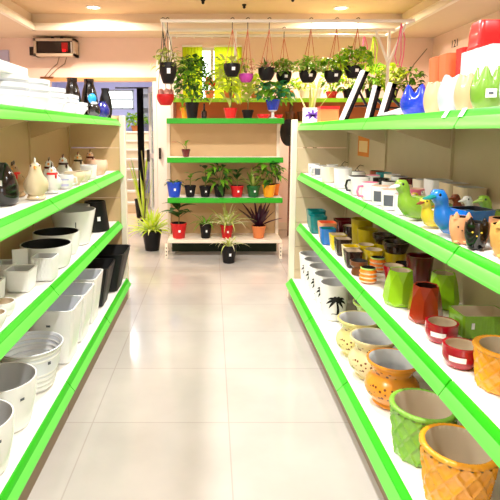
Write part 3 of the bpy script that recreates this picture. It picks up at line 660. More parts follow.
def frame(label, loc, wy, h, lean):
    t = thing('picture_frame', label, 'picture frame', loc, 0, 'picture frames on the top right shelf')
    def pts(b, y0, y1, h0, h1, d0, d1, mi=0):
        vs = []
        for dd in (d0, d1):
            for y in (y0, y1):
                for hh in (h0, h1): vs.append((hh*sin(lean)+dd*cos(lean), y, hh*cos(lean)-dd*sin(lean)+.012*0))
        b.add(vs, [(0, 1, 3, 2), (4, 6, 7, 5), (0, 4, 5, 1), (2, 3, 7, 6), (0, 2, 6, 4), (1, 5, 7, 3)], mi)
    b = MB(); pts(b, -wy, wy, 0, .02, 0, .022); pts(b, -wy, wy, h-.02, h, 0, .022); pts(b, -wy, -wy+.02, 0, h, 0, .022); pts(b, wy-.02, wy, 0, h, 0, .022); pts(b, -wy, wy, 0, h, .014, .02)
    b.build('frame', 'black_plastic', t)
    b = MB(); pts(b, -wy-.003, wy-.02, .0, h, -.014, -.001); b.build('front_board', 'label_white', t)
    b = MB(); b.tube([(h*.62*sin(lean)+.02, 0, h*.62*cos(lean)), (h*.62*sin(lean)+.115, 0, .004)], .007, 6); b.tube([(h*.45*sin(lean)+.02, 0, h*.3*cos(lean)), (h*.62*sin(lean)+.08, 0, h*.28)], .005, 6)
    b.build('easel_leg', 'black_plastic', t)
frame('tall white-faced frame leaning back on a black easel leg near the emblem card', (.765, 2.98, z1), .04, .305, .385)
frame('shorter white-faced black-edged frame leaning in front of the tall one', (.79, 2.38, z1), .022, .165, .26)
frame('second short frame leaning close behind the shorter front frame', (.775, 2.53, z1), .022, .165, .22)
t = thing('board_panel', 'flat white board lying tilted between the frames and the blue cup', 'board', (.86, 2.25, z1)); 
o = MB().box(-.09, .12, -.12, .12, 0, .012).build('face', 'label_white', t); o.rotation_euler = (0, -.30, 0); o.location = (0, 0, .03)
MB().box(-.10, .11, -.125, .125, 0, .008).build('backing', 'black_plastic', t)
# ---------------------------------------------------------------- left, bottom shelf
GB = 'white pots on the left bottom shelf'
ST = lambda z, r=.0: (-1.0, z, .03, .018, 'ink')
simple_pot('planter', 'smooth white round pot cut by the left picture edge, nearest on the bottom shelf', 'planter', (-.835, 1.64, zb), .128, .20, .098, ('white_gloss', 'grey_in'), GB, sticker=(-.55, .15, .018, .011, 'ink'), curve=.008, n=48)
simple_pot('planter', 'smooth white round pot before the ribbed bowl on the bottom left shelf', 'planter', (-.858, 1.925, zb), .134, .205, .10, ('white_gloss', 'grey_in'), GB, sticker=(-.62, .15, .018, .011, 'ink'), curve=.008, n=48)
t = thing('planter', 'white wide pot with horizontal ribs on the bottom left shelf', 'planter', (-.855, 2.235, zb), 0, GB)
pr = [(0, 0), (.088, 0), (.092, .006)]
for i in range(8):
    r0 = .095+.047*((i+.5)/8)**.8; z0 = .008+.195*i/8
    pr += [(r0-.004, z0+.002), (r0+.002, z0+.008), (r0+.002, z0+.017), (r0-.003, z0+.023)]
o_ = len(pr); pr += [(.149, .205), (.151, .212), (.146, .214), (.139, .205), (.13, .12), (.088, .015), (0, .014)]
MB().lathe(pr, 64, [0]*(o_+1)+[1]*(len(pr)-o_-2)).build('body', ('white_gloss', 'white_cool'), t, None, 60)
MB().patch(lambda z: .148, -.72, -.62, .152, .166, .003).build('price_label', 'ink', t)
SQ9 = sq(10)
def taper(lab, loc, r, h, mats, grp, st=None, rb=None, rz=0):
    return simple_pot('planter', lab, 'planter', loc, r, h, rb or r*.68, mats, grp, fn=SQ9, n=48, rz=rz, sticker=st, wall=.01)
taper('nearest tall white square tapered planter behind the ribbed pot', (-.83, 2.54, zb), .128, .30, ('white_gloss', 'white_cool'), GB, st=(-pi/2, .22, .02, .011, 'ink'))
taper('middle tall white square tapered planter on the bottom left shelf', (-.835, 2.81, zb), .13, .29, ('white_gloss', 'white_cool'), GB)
taper('third tall white square tapered planter, next to the black planters', (-.84, 3.08, zb), .13, .30, ('white_gloss', 'white_cool'), GB)
taper('nearer black square tapered planter beside the white ones', (-.845, 3.39, zb), .15, .285, ('black_plastic', 'black_in'), 'black square planters on the bottom shelf', rb=.092)
taper('farther larger black square tapered planter at the shelf end', (-.825, 3.745, zb), .18, .30, ('black_plastic', 'black_in'), 'black square planters on the bottom shelf', rb=.11)
# ---------------------------------------------------------------- left, third shelf
zl3 = ZL[2]; GL3 = 'white pots on the second lowest left shelf'
simple_pot('planter', 'nearer wide white bowl with black inside', 'planter', (-.895, 2.64, zl3), .134, .12, .118, ('white_gloss', 'black_in'), GL3, n=48, curve=.006, sticker=(-1.1, .085, .02, .012, 'ink'))
simple_pot('planter', 'farther wide white bowl with black inside', 'planter', (-.925, 2.915, zl3), .134, .13, .118, ('white_gloss', 'black_in'), GL3, n=48, curve=.006)
simple_pot('planter', 'large tall white pot behind the black-lined bowls', 'planter', (-.895, 3.18, zl3), .143, .222, .10, ('white_gloss', 'grey_in'), GL3, n=48, sticker=(-1.2, .14, .006, .035, 'ink'))
simple_pot('planter', 'tall white pot behind the large one, before the black pot', 'planter', (-.95, 3.43, zl3), .10, .21, .078, ('white_gloss', 'grey_in'), GL3, n=48)
t = thing('planter', 'black pot narrow at the top with white tag beside the end panel', 'planter', (-.855, 3.615, zl3))
MB().lathe([(0, 0), (.095, 0), (.1, .01), (.088, .1), (.075, .215), (.067, .216), (.08, .05), (0, .02)], 36, [0]*5+[1]*2).build('body', ('black_plastic', 'black_in'), t)
MB().patch(lambda z: .1-.12*z, -1.2, -.95, .08, .11, .003).build('price_label', 'label_white', t)
def hexfn(th, k, r, z):
    p = 9; c, s_ = abs(cos(th)), abs(sin(th)); q = r/((c**p+s_**p)**(1/p))
    if 2 <= k <= 15:
        u = th*22/(2*pi); q += .0022*(1 if ((u+(.5 if int(z*55) % 2 else 0)) % 1) > .3 else 0)
    return q, z, th
pr, ms_ = prof_pot(.056, .115, .048, .006, n=14)
tag(MB().lathe(pr, 110, ms_[:len(pr)-1], hexfn).build('planter', ('white_matte', 'grey_in'), None, (-.82, 2.39, zl3)), 'white square pot with embossed pattern before the black-lined bowl', 'planter', GL3)
taper('plain white square pot left of the embossed pot', (-.875, 2.22, zl3), .062, .10, ('white_matte', 'grey_in'), GL3, rb=.05)
taper('small white square pot at the left edge, behind the front one', (-.955, 2.08, zl3), .052, .085, ('white_matte', 'grey_in'), GL3, rb=.046)
taper('small white square pot at the left edge, before the other', (-.945, 1.955, zl3), .052, .085, ('white_matte', 'grey_in'), GL3, rb=.046)
taper('small white square pot half hidden behind the plain square pot', (-1.0, 2.36, zl3), .055, .09, ('white_matte', 'grey_in'), GL3, rb=.048)
simple_pot('bowl', 'small white bowl on the third shelf at the left edge, farther one', 'bowl', (-.825, 1.90, zl3), .046, .055, .03, ('white_gloss', 'tan_in'), GL3, curve=.006)
simple_pot('bowl', 'small white bowl on the third shelf at the left edge, nearer one', 'bowl', (-.81, 1.775, zl3), .046, .055, .03, ('white_gloss', 'tan_in'), GL3, curve=.006)
t = thing('price_card', 'white price card standing among the small square pots', 'price card', (-.93, 2.36, zl3), .3)
MB().box(-.035, .035, -.0015, .0015, .03, .155).build('card', 'label_white', t); MB().box(-.02, .02, -.012, .02, 0, .03).build('stand', 'white_matte', t)
# ---------------------------------------------------------------- left, second shelf
zl2 = ZL[1]; GL2 = 'ceramic figures on the left middle shelf'
t = thing('vase', 'tall black egg-shaped vase with small white tag at the left edge', 'vase', (-.885, 2.11, zl2), 0)
pr = [(0, 0), (.046, 0), (.056, .01), (.062, .04), (.06, .08), (.05, .12), (.035, .152), (.022, .172), (.016, .178), (.012, .176), (.014, .165), (0, .15)]
MB().lathe(pr, 40, [0]*9+[1]*2).build('body', ('black_gloss', 'black_in'), t, None, 60); MB().patch(lambda z: .061, -1.55, -1.25, .085, .108, .001).build('price_label', 'label_white', t)
def hen(label, loc, s, mats, rz, scarf=None, comb='bright_red', cap=None):
    t = thing('hen_figurine', label, 'hen figurine', loc, rz, GL2)
    pts = [(.05*s, 0, .09*s), (.038*s, 0, .075*s), (.015*s, 0, .055*s), (-.012*s, 0, .055*s), (-.025*s, 0, .075*s), (-.028*s, 0, .098*s), (-.03*s, 0, .115*s), (-.034*s, 0, .13*s), (-.038*s, 0, .142*s)]
    rs = [.012*s, .03*s, .044*s, .046*s, .038*s, .026*s, .022*s, .02*s, .006*s]
    MB().tube(pts, rs, 20).build('body', mats, t, None, 70)
    MB().lathe([(.032*s, 0), (.036*s, .006*s), (.024*s, .03*s)], 20).build('foot_ring', mats, t)
    b = MB()
    for k in range(3): b.ball((-.026*s-.012*s*k+.008*s, 0, .150*s-.002*s*k), (.008*s, .004*s, .011*s), 8)
    b.build('comb', comb, t)
    MB().tube([(-.05*s, 0, .124*s), (-.065*s, 0, .118*s)], [.007*s, .001], 8).build('beak', 'beak_orange', t)
    b = MB()
    for sd in (-1, 1): b.ball((-.045*s, sd*.015*s, .13*s), .003*s, 8)
    b.build('eyes', 'eye_black', t)
    if scarf:
        b = MB().lathe([(.024*s, .098*s), (.029*s, .102*s), (.028*s, .108*s), (.022*s, .112*s)], 20, None, None, (-.028*s, 0, 0)); b.ball((-.05*s, -.02*s, .092*s), (.008*s, .006*s, .014*s), 8); b.build('scarf', scarf, t)
    return t
hen('big cream egg-shaped hen figurine right of the black vase', (-.81, 2.29, zl2), 1.2, 'hen_cream', 1.9, comb='white_gloss')
hen('brown-bodied hen with red scarf between the black vase and cream hen', (-.935, 2.38, zl2), 1.08, 'hen_brown', 1.6, 'bright_red', 'black_gloss')
hen('white hen with red scarf right of the cream hen', (-.805, 2.52, zl2), .95, 'white_gloss', 1.8, 'bright_red', 'black_gloss')
hen('brown-capped hen in the back row behind the white hen', (-.905, 2.80, zl2), 1.05, 'white_gloss', 1.7, 'dark_maroon', 'dark_maroon')
hen('second back-row hen with dark scarf, behind the blue-printed jug', (-.91, 3.08, zl2), 1.08, 'white_gloss', 1.7, 'dark_brown', 'dark_maroon')
hen('third back-row hen with brown scarf, behind the cream bowl', (-.91, 3.42, zl2), 1.08, 'hen_cream', 1.7, 'dark_brown', 'duck_brown')
hen('farthest back-row hen, beside the peach round pot', (-.92, 3.80, zl2), 1.1, 'peach_skin', 1.7, 'dark_maroon', 'dark_brown')
t = thing('jug', 'white jug with blue-grey print beside the white hen', 'jug', (-.80, 2.72, zl2), 0, GL2)
pm = prof_pot(.042, .075, .034, .004, curve=.008); MB().lathe(pm[0], 32, pm[1][:len(pm[0])-1]).build('body', ('white_gloss', 'grey_in'), t); MB().patch(rfun(.042, .075, .034, .008), -2.2, -.9, .015, .055, .0015).build('print', 'lavender', t)
MB().tube([(.036, 0, .062), (.06, 0, .058), (.062, 0, .03), (.038, 0, .018)], .005, 8).build('handle', 'white_gloss', t)
simple_pot('bowl', 'cream round bowl in the middle of the left second shelf row', 'bowl', (-.805, 2.92, zl2), .055, .075, .03, ('hen_cream', 'tan_in'), GL2, curve=.014)
simple_pot('planter', 'white pot with small pattern before the peach round pot', 'planter', (-.81, 3.28, zl2), .055, .09, .046, ('white_matte', 'grey_in'), GL2, sticker=(-1.3, .045, .03, .02, 'green_pale'))
simple_pot('bowl', 'small cream bowl between the round bowl and patterned pot', 'bowl', (-.80, 3.095, zl2), .048, .065, .03, ('cream_plain', 'tan_in'), GL2, curve=.01)
simple_pot('planter', 'peach round pot at the far end of the left second shelf', 'planter', (-.825, 3.60, zl2), .066, .105, .05, ('peach_skin', 'peach_skin'), GL2, curve=.014)
# ---------------------------------------------------------------- left, top shelf
zt = ZL[0]; GTL = 'stacked white bowls on the top left shelf'
def stack(x, y, r, h, n, step, where, sqr=False):
    nm = ['bottom', 'second', 'third', 'fourth', 'fifth']
    for k in range(n):
        w_ = 'topmost' if k == n-1 else nm[k]
        simple_pot('bowl', f'{w_} white bowl of the {where}', 'bowl', (x, y, zt+step*k), r, h, r*.72, ('white_cool', 'white_cool'), GTL, fn=SQ if sqr else None, lip=.006, n=40, wall=.005)
stack(-.97, 1.95, .13, .08, 3, .034, 'stack nearest the left edge of the top shelf')
stack(-.96, 2.27, .135, .08, 3, .034, 'second stack along the top left shelf')
stack(-.95, 2.57, .125, .09, 3, .034, 'third stack along the top left shelf')
stack(-.95, 2.86, .12, .08, 3, .03, 'fourth stack along the top left shelf')
stack(-.94, 3.12, .10, .07, 3, .026, 'fifth stack, nearest the dark vases', True)
stack(-.93, 3.35, .09, .065, 2, .024, 'low stack before the dark vases', True)
t = thing('carton', 'white carton lying on the bowl stacks at the left edge', 'carton', (-.98, 2.13, zt+.14)); bevel(MB().box(-.12, .13, -.22, .24, .0085, .05).build('body', 'label_white', t), .003)
MB().box(-.12, .13, -.012, .012, .0505, .051).build('tape', 'white_cool', t)
def tallvase(label, loc, s, m):
    pr = [(0, 0), (.04*s, 0), (.052*s, .04*s), (.056*s, .10*s), (.045*s, .17*s), (.03*s, .22*s), (.034*s, .25*s), (.028*s, .25*s), (.024*s, .2*s), (0, .15*s)]
    return tag(MB().lathe(pr, 32).build('vase', m, None, loc, 60), label, 'vase', 'dark vases on the top left shelf')
tallvase('tall black vase standing behind the low white stack', (-.985, 3.60, zt), 1.1, 'black_gloss'); tallvase('second tall black vase right of the first on the top left shelf', (-.90, 3.74, zt), 1.12, 'black_gloss')
tag(MB().lathe([(0, 0), (.03, 0), (.05, .03), (.052, .06), (.036, .095), (.024, .11), (.028, .12), (0, .11)], 28).build('jar', 'navy', None, (-.80, 3.72, zt), 60), 'small navy blue jar at the far end of the top left shelf', 'jar', 'dark vases on the top left shelf')
t = thing('ornament', 'black round ornament with sky-blue top beside the navy jar', 'ornament', (-.835, 3.60, zt)); MB().ball((0, 0, .05), (.045, .04, .05), 18).build('body', 'black_gloss', t); MB().ball((-.012, 0, .132), (.03, .026, .036), 16).build('head', 'sky_blue', t); MB().lathe([(.02, .09), (.024, .10), (.02, .108)], 18).build('collar', 'label_white', t)
tallvase('grey-black narrow vase behind the navy jar', (-.81, 3.87, zt), .9, 'black_plastic')

# ---------------------------------------------------------------- plants
rnd = random.Random(3)
def npot(t, r, h, m, label=True, rb=None, ang=-pi/2, inside='black_in'):
    rb = rb or r*.74
    me = cached(('npot', round(r, 3), round(h, 3), m), lambda: (lambda pm: MB().lathe(pm[0], 32, pm[1][:len(pm[0])-1]).mesh('pot', (m, inside)))(prof_pot(r, h, rb, .004, lip=.004, lz=.02)))
    p = put(me, 'pot', t)
    MB().lathe([(r*.93, h*.86), (r*.5, h*.89), (0, h*.9)], 20).build('soil', 'soil', t)
    if label: MB().patch(rfun(r, h, rb), ang+.02, ang+.32, h*.44, h*.60, .004).build('price_label', 'label_white', t)
def fol_bush(t, z, r, h, n, L, W, mat, seed, mats2=None):
    q = random.Random(seed); b = MB()
    for k in range(n):
        a = q.uniform(0, 2*pi); rr = r*sqrt(q.random()); zz = z+h*q.random()**.8
        rr *= .55+.45*sin(pi*min(1, (zz-z)/h*.9+.1))
        b.leaf((rr*cos(a), rr*sin(a), zz), a+q.uniform(-.9, .9), q.uniform(-.2, 1.0), L*q.uniform(.7, 1.2), W*q.uniform(.7, 1.2), q.uniform(.3, .8), .25, 4, q.randrange(2) if mats2 else 0, twist=q.uniform(-.4, .4))
    b.build('foliage', (mat, mats2) if mats2 else mat, t)
    s_ = MB()
    for k in range(5):
        a = q.uniform(0, 6.28); s_.tube([(0, 0, z-.01), (r*.25*cos(a), r*.25*sin(a), z+h*.4), (r*.5*cos(a), r*.5*sin(a), z+h*.85)], [.005, .004, .002], 6)
    s_.build('stems', 'stem', t)
def fol_strap(t, z, n, L, W, el0, el1, droop, mat, seed, mat2=None):
    q = random.Random(seed); b = MB()
    for k in range(n):
        a = 2*pi*k/n*2.618+q.uniform(-.2, .2)
        b.leaf((.012*cos(a), .012*sin(a), z), a, el0+(el1-el0)*(k/max(1, n-1))+q.uniform(-.08, .08), L*q.uniform(.75, 1.1), W, droop*q.uniform(.6, 1.2), .35, 8, (k % 2) if mat2 else 0, strap=True)
    b.build('foliage', (mat, mat2) if mat2 else mat, t)
def fol_broad(t, z, n, L, W, stemh, mat, seed, el=.5):
    q = random.Random(seed); b = MB(); s_ = MB(); s_.tube([(0, 0, z-.01), (.006, 0, z+stemh*.5), (.0, .005, z+stemh)], [.006, .005, .003], 6)
    for k in range(n):
        a = 2.4*k+q.uniform(-.2, .2); zz = z+stemh*(.35+.65*k/max(1, n-1))
        b.leaf((0, 0, zz), a, el+q.uniform(-.25, .35), L*q.uniform(.8, 1.15), W, .35, .2, 7)
    b.build('foliage', mat, t); s_.build('stems', 'stem', t)
def plant(label, loc, r, h, m, fol, label_on=True, group=None, name='potted_plant', rz=0):
    t = thing(name, label, 'plant', loc, rz, group); npot(t, r, h, m, label_on); fol(t, h*.88); return t
# back wall display unit
SY = 5.37; sx0, sx1 = -.483, .765
t = thing('display_shelving', 'green-edged plant shelving unit across the end of the aisle', 'shelving', (.14, SY, 0))
O = (.14, SY)
ZB = (1.515, 1.10, .664)
for z in ZB:
    s = MB().box(sx0-O[0], sx1-O[0], .012, .36, z-.03, z-.004).build('shelf_board', 'shelf_white', t)
    bevel(MB().box(sx0-O[0], sx1-O[0], -.004, .012, z-.058, z).build('price_strip', 'green_deep', s), .004)
    MB().box(sx0-O[0], sx1-O[0], -.006, -.003, z-.05, z-.025).build('ticket_channel', 'green_deep', s)
bevel(MB().box(sx0-O[0], sx1-O[0], -.02, .36, .165, .20).build('base_board', 'cream_paint', t), .004)
MB().box(sx0-O[0], sx1-O[0], .36, .375, .18, 1.51).build('back_panel', 'panel_tan', t)
MB().box(sx0-O[0]+.02, sx1-O[0]-.02, .28, .30, .0, .16).build('kick_plate', 'kick_shade', t)  # green darkened to paint in the shadow of the gap under the base
for x in (sx0-.03, sx1-.03):
    b = MB().box(x-O[0], x-O[0]+.035, .335, .375, 0, 1.51)
    b.build('upright', 'cream_paint', t)
    b = MB().box(x-O[0], x-O[0]+.03, -.045, -.02, 0, .16, 0)
    for k in range(3): b.box(x-O[0]+.009, x-O[0]+.02, -.047, -.044, .03+.04*k, .045+.04*k, 1)
    b.build('foot', ('cream_paint', 'steel_dark'), t)
b = MB().lathe([(0, -.011), (.13, -.011), (.15, .004), (.15, .011), (.128, -.004), (0, -.004)], 36)
o = b.build('round_tray', 'black_plastic', None, (sx1+.065, SY+.16, 1.365), 60); o.rotation_euler = (0, radians(90), radians(28)); tag(o, 'round black tray hung on the right side of the plant shelving', 'tray')
tag(MB().tube([(sx1-.03, SY+.19, 1.49), (sx1+.06, SY+.17, 1.49), (sx1+.06, SY+.165, 1.36)], .004, 6).build('tray_hook', 'steel_dark'), 'thin hook carrying the round black tray', 'hook')
# rear rack against the wall
t = thing('plant_rack', 'low lime-edged rack with terracotta back behind the plant shelving', 'rack', (.8, 6.25, 0)); zr = 1.78
MB().box(-1.3, 1.8, .30, .32, 1.4, zr).build('back_panel', 'terracotta', t)
for z in (zr, 1.5):
    s = MB().box(-1.3, 1.8, 0, .3, z-.03, z-.004).build('shelf_board', 'cream_paint', t); MB().box(-1.3, 1.8, -.014, 0, z-.05, z).build('edge_strip', 'lime_rack', s)
for x in (-1.3, .2, 1.76): MB().box(x, x+.04, .27, .3, 0, zr-.03).build('upright', 'mid_brown', t)
# hanging rail frame
zrail = 2.45
t = thing('pipe_rack', 'white pipe frame under the ceiling that the hanging pots hang from', 'frame', (.7, 5.5, 0))
for y in (-.40, .05, .36): MB().tube([(-1.19, y, zrail), (1.27, y, zrail)], .017, 10).build('rail', 'rail_white', t)
for x in (-1.19, 1.27): MB().tube([(x, -.42, zrail), (x, .38, zrail)], .017, 10).build('end_rail', 'rail_white', t)
for (x, y) in ((-1.17, .36), (1.2, .05)): MB().tube([(x, y, zrail), (x, y, 0)], .017, 10).build('post', 'rail_white', t)
for x in (.98, 1.42): pass
MB().tube([(1.05, .05, zrail), (1.2, .05, 2.1)], .014, 8).build('brace', 'rail_white', t); MB().tube([(1.26, -.25, zrail), (1.2, .04, 2.1)], .014, 8).build('brace', 'rail_white', t)
MB().tube([(-.45, .05, zrail), (-.45, .05, 2.05)], .014, 8).build('drop_bar', 'rail_white', t)
for k in range(12):
    x = -1.1+.2*k; MB().tube([(x, .36, zrail+.02), (x, .36, zrail-.035)], .006, 6).build('clip', 'trim_white', t)
# unit pots
GP1 = 'potted plants on top of the display shelving'; GP3 = 'small potted plants on the third display shelf'; GP4 = 'potted plants on the lowest display shelf'
zt1 = ZB[0]; ys = SY+.10
plant('bushy variegated shrub in a black pot at the left of the plant shelving top', (-.215, ys+.02, zt1), .07, .17, 'black_plastic', lambda t, z: (fol_bush(t, z+.02, .19, .46, 340, .09, .024, 'leaf_mid', 1, 'leaf_dark')), False, GP1)
t = thing('bottle', 'small black bottle with narrow neck beside the bushy shrub pot', 'bottle', (-.085, ys+.05, zt1)); MB().lathe([(0, 0), (.028, 0), (.03, .01), (.03, .075), (.012, .09), (.009, .15), (.012, .16), (0, .16)], 20).build('body', 'black_gloss', t); MB().lathe([(.0305, .02), (.0305, .06)], 20).build('price_label', 'dark_brown', t)
plant('tall pale green dracaena in a bright red pot on the plant shelving top', (.20, ys, zt1), .07, .11, 'bright_red', lambda t, z: (MB().tube([(0, 0, z), (.01, 0, z+.3)], .008, 6).build('stem', 'stem', t), fol_bush(t, z+.10, .16, .42, 120, .15, .03, 'leaf_lime', 2, 'leaf_pale')), False, GP1)
plant('yellowing orchid with dark blooms in a small black pot next to the red pot', (.385, ys, zt1), .06, .09, 'black_plastic', lambda t, z: (fol_broad(t, z, 12, .17, .035, .26, 'leaf_pale', 3), fol_bush(t, z+.22, .07, .1, 14, .05, .02, 'leaf_purple', 4) if 0 else MB().ball((.02, 0, z+.30), (.035, .03, .02), 10).build('bloom', 'leaf_purple', t)), False, GP1)
simple_pot('tray', 'low bright red tray between the black orchid pot and the blue pot', 'tray', (.555, ys, zt1), .065, .045, .055, ('bright_red', 'bright_red'), GP1, lip=.004)
simple_pot('tray', 'low bright red tray at the right end of the plant shelving top', 'tray', (.725, ys+.12, zt1), .05, .045, .045, ('bright_red', 'bright_red'), GP1, lip=.004)
t = thing('plant_stand', 'slim white stand under the blue pot with bluish leaves', 'stand', (.655, ys, zt1), 0); MB().lathe([(0, 0), (.05, 0), (.05, .006), (.018, .014), (.015, .07), (.045, .08), (.045, .088), (0, .088)], 24).build('column', 'white_matte', t)
plant('leafy plant in a shiny blue pot raised on a slim white stand', (.655, ys, zt1+.088), .075, .11, 'cobalt', lambda t, z: fol_bush(t, z, .19, .18, 120, .12, .034, 'leaf_teal', 5, 'leaf_mid'), False, GP1)
t = plant('tiny orchid with one magenta bloom in a maroon pot, alone on the second display shelf', (-.285, ys+.03, ZB[1]), .045, .085, 'dark_maroon', lambda t, z: fol_broad(t, z, 4, .09, .012, .07, 'leaf_mid', 6, .9), False)
MB().tube([(0, 0, .07), (-.04, -.01, .14), (-.09, -.02, .165), (-.12, -.02, .16)], .003, 6).build('flower_stem', 'stem', t)
b = MB()
for k in range(5): b.leaf((-.12, -.02, .16), k*1.257, .3, .035, .014, .3, .2, 4)
b.build('bloom', 'petal_magenta', t)
sp3 = [(-.415, 'blue_plastic', .08, .165, 'blue pot with drooping grey-green leaves at the left of the third display shelf', lambda t, z: fol_strap(t, z, 12, .17, .018, .1, .8, .7, 'leaf_dark', 11)),
       (-.24, 'black_plastic', .062, .125, 'black pot with a small thin seedling right of the blue pot', lambda t, z: fol_broad(t, z, 5, .10, .026, .14, 'leaf_mid', 12)),
       (-.075, 'black_plastic', .062, .12, 'black pot with a bent dark stem, second of the three black pots', lambda t, z: fol_broad(t, z, 8, .17, .035, .22, 'leaf_dark', 13, .2)),
       (.085, 'black_plastic', .066, .135, 'black pot with bushy leaves, next to the dark red pot', lambda t, z: fol_bush(t, z, .11, .22, 60, .13, .026, 'leaf_dark', 14, 'leaf_mid')),
       (.275, 'red_plastic', .072, .125, 'dark red pot with a leaning green plant on the third display shelf', lambda t, z: fol_broad(t, z, 9, .18, .026, .18, 'leaf_dark', 15, .6)),
       (.455, 'dark_green', .072, .125, 'green pot with pale strap leaves on the third display shelf', lambda t, z: fol_strap(t, z, 14, .32, .016, .4, 1.25, .25, 'leaf_pale', 16, 'leaf_mid')),
       (.625, 'yellow_orange', .072, .135, 'yellow-orange pot with dark leaves beside the green pot', lambda t, z: fol_bush(t, z+.03, .13, .22, 55, .14, .026, 'leaf_dark', 17, 'leaf_mid'))]
for (x, m, r, h, lab, fo) in sp3: plant(lab, (x, ys-.01, ZB[2]), r, h, m, fo, m != 'yellow_orange', GP3)
plant('orange pot mostly hidden behind the shelf end post, third display shelf', (.775-.065, ys+.13, ZB[2]), .05, .13, 'orange', lambda t, z: fol_broad(t, z, 5, .12, .02, .16, 'leaf_dark', 18), False, GP3)
plant('rubber plant with dark broad leaves in a red pot, lowest display shelf', (-.37, ys, .20), .088, .17, 'red_plastic', lambda t, z: fol_broad(t, z, 10, .24, .05, .2, 'leaf_dark', 21, .6), True, GP4)
plant('thin curling plant in a black pot on the lowest display shelf', (-.07, ys, .20), .066, .165, 'black_plastic', lambda t, z: fol_strap(t, z, 16, .32, .010, .3, 1.2, .6, 'leaf_mid', 22), True, GP4)
plant('spider plant with white-striped leaves in a red pot, lowest display shelf', (.165, ys, .20), .07, .15, 'red_plastic', lambda t, z: fol_strap(t, z, 54, .46, .013, .3, 1.5, .6, 'leaf_white', 23, 'leaf_pale'), True, GP4)
plant('dark purple cordyline in an orange-red pot, lowest display shelf', (.52, ys, .20), .075, .14, 'terracotta', lambda t, z: fol_strap(t, z, 13, .38, .030, .45, 1.4, .15, 'leaf_purple', 24), False, GP4)
plant('small pale spider plant in a black pot on the floor before the plant shelving', (.178, 5.16, 0), .082, .19, 'black_plastic', lambda t, z: fol_strap(t, z, 20, .30, .010, .5, 1.4, .8, 'leaf_white', 25, 'leaf_pale'), True, 'plants on the floor')
plant('light green dracaena in a big black pot on the floor by the doorway', (-.70, 5.72, 0), .11, .235, 'black_plastic', lambda t, z: fol_strap(t, z, 70, .46, .018, .15, 1.45, .45, 'leaf_pale', 26, 'leaf_lime'), False, 'plants on the floor')
plant('very tall slender pale plant standing at the rear doorway', (-.90, 6.55, 0), .09, .2, 'frame_grey', lambda t, z: (fol_strap(t, z, 8, .8, .012, 1.2, 1.5, .12, 'leaf_pale', 27, 'leaf_lime'), MB().tube([(0, 0, z), (.02, 0, z+.5), (-.02, 0, z+.95)], .008, 6).build('stem', 'stem', t), ), False, 'plants on the floor')
plant('tall green narrow-leaved plant in the back room beside the stairs', (-1.14, 7.95, 0), .10, .3, 'black_plastic', lambda t, z: fol_strap(t, z, 12, 1.0, .022, 1.25, 1.5, .1, 'leaf_mid', 28, 'leaf_lime'), False)
plant('low leafy shrub on the stair landing seen through the doorway', (-1.62, 10.75, 1.376), .1, .12, 'terracotta', lambda t, z: fol_bush(t, z, .25, .26, 120, .12, .035, 'leaf_lime', 29, 'leaf_mid'), False)

# ---------------------------------------------------------------- hanging pots
GH = 'hanging pots along the pipe frame'
def hanging(label, px, py, w, h, m, fol, hook_y=5.1, hanger='hanger_wire', yy=5.3, lab=True, hookm='steel_dark'):
    x, y, z = Q(px, py, yy)                     # rim centre
    t = thing('hanging_planter', label, 'hanging planter', (x, y, z-h), 0, GH)
    pm = prof_pot(w, h, w*.62, .004, curve=w*.16)
    put(cached(('hpot', w, h, m), lambda: MB().lathe(pm[0], 32, pm[1][:len(pm[0])-1]).mesh('pot', (m, 'black_in'))), 'pot', t)
    MB().lathe([(w*.95, h*.84), (0, h*.88)], 20).build('soil', 'soil', t)
    top = zrail+.02-(z-h); hy = (5.1 if abs(5.1-yy) < abs(5.55-yy) else 5.55)-yy
    apex = (0, hy, top-.10)
    for k in range(3):
        a = pi/2+k*2*pi/3; MB().tube([(w*.97*cos(a), w*.97*sin(a), h-.005), apex], .0035, 5).build('hanger_strand', hanger, t)
    MB().tube([apex, (0, hy, top-.035), (.018, hy, top-.012), (.014, hy, top+.006), (0, hy, top+.01), (-.02, hy, top-.004)], .004, 6).build('hook', hookm, t)
    if lab: MB().patch(lambda q: w*(.62+.38*q/h)+w*.16*sin(pi*q/h), -pi/2-.05, -pi/2+.35, h*.45, h*.7, .003).build('price_label', 'label_white', t)
    fol(t, h*.86); return t
hb = lambda r, h, n, L, W, m1, s, m2: (lambda t, z: fol_bush(t, z, r, h, n, L, W, m1, s, m2))
hanging('black hanging pot with one pale leaf before the bright window', 232, 64, .082, .125, 'black_plastic', lambda t, z: fol_broad(t, z, 5, .12, .03, .06, 'leaf_pale', 31), yy=5.15)
hanging('magenta hanging pot with pale succulent', 246, 74, .075, .085, 'magenta', hb(.09, .17, 60, .05, .012, 'pink_succulent', 32, 'leaf_pale'), yy=5.3, lab=False)
hanging('black hanging pot with spiky grey plant next to the magenta pot', 266.5, 68, .085, .125, 'black_plastic', lambda t, z: (fol_strap(t, z, 18, .19, .012, .3, 1.4, .4, 'leaf_dark', 33, 'pink_succulent'), fol_bush(t, z-.02, .1, .08, 40, .05, .014, 'leaf_var', 34)), yy=5.3, lab=False)
hanging('black hanging pot with yellow-green leaves, beside the spiky grey one', 284, 72, .082, .12, 'black_plastic', hb(.13, .13, 130, .07, .022, 'leaf_mid', 35, 'leaf_var'), yy=5.5)
hanging('black hanging pot with white tag and yellow-green leaves, centre of the frame', 308, 71, .088, .115, 'black_plastic', hb(.14, .14, 150, .07, .022, 'leaf_pale', 36, 'leaf_mid'), yy=5.2)
hanging('black hanging pot with trailing silvery leaf, left of the highest black pot', 333, 71, .088, .115, 'black_plastic', hb(.14, .14, 150, .07, .022, 'leaf_lime', 37, 'leaf_mid'), yy=5.2)
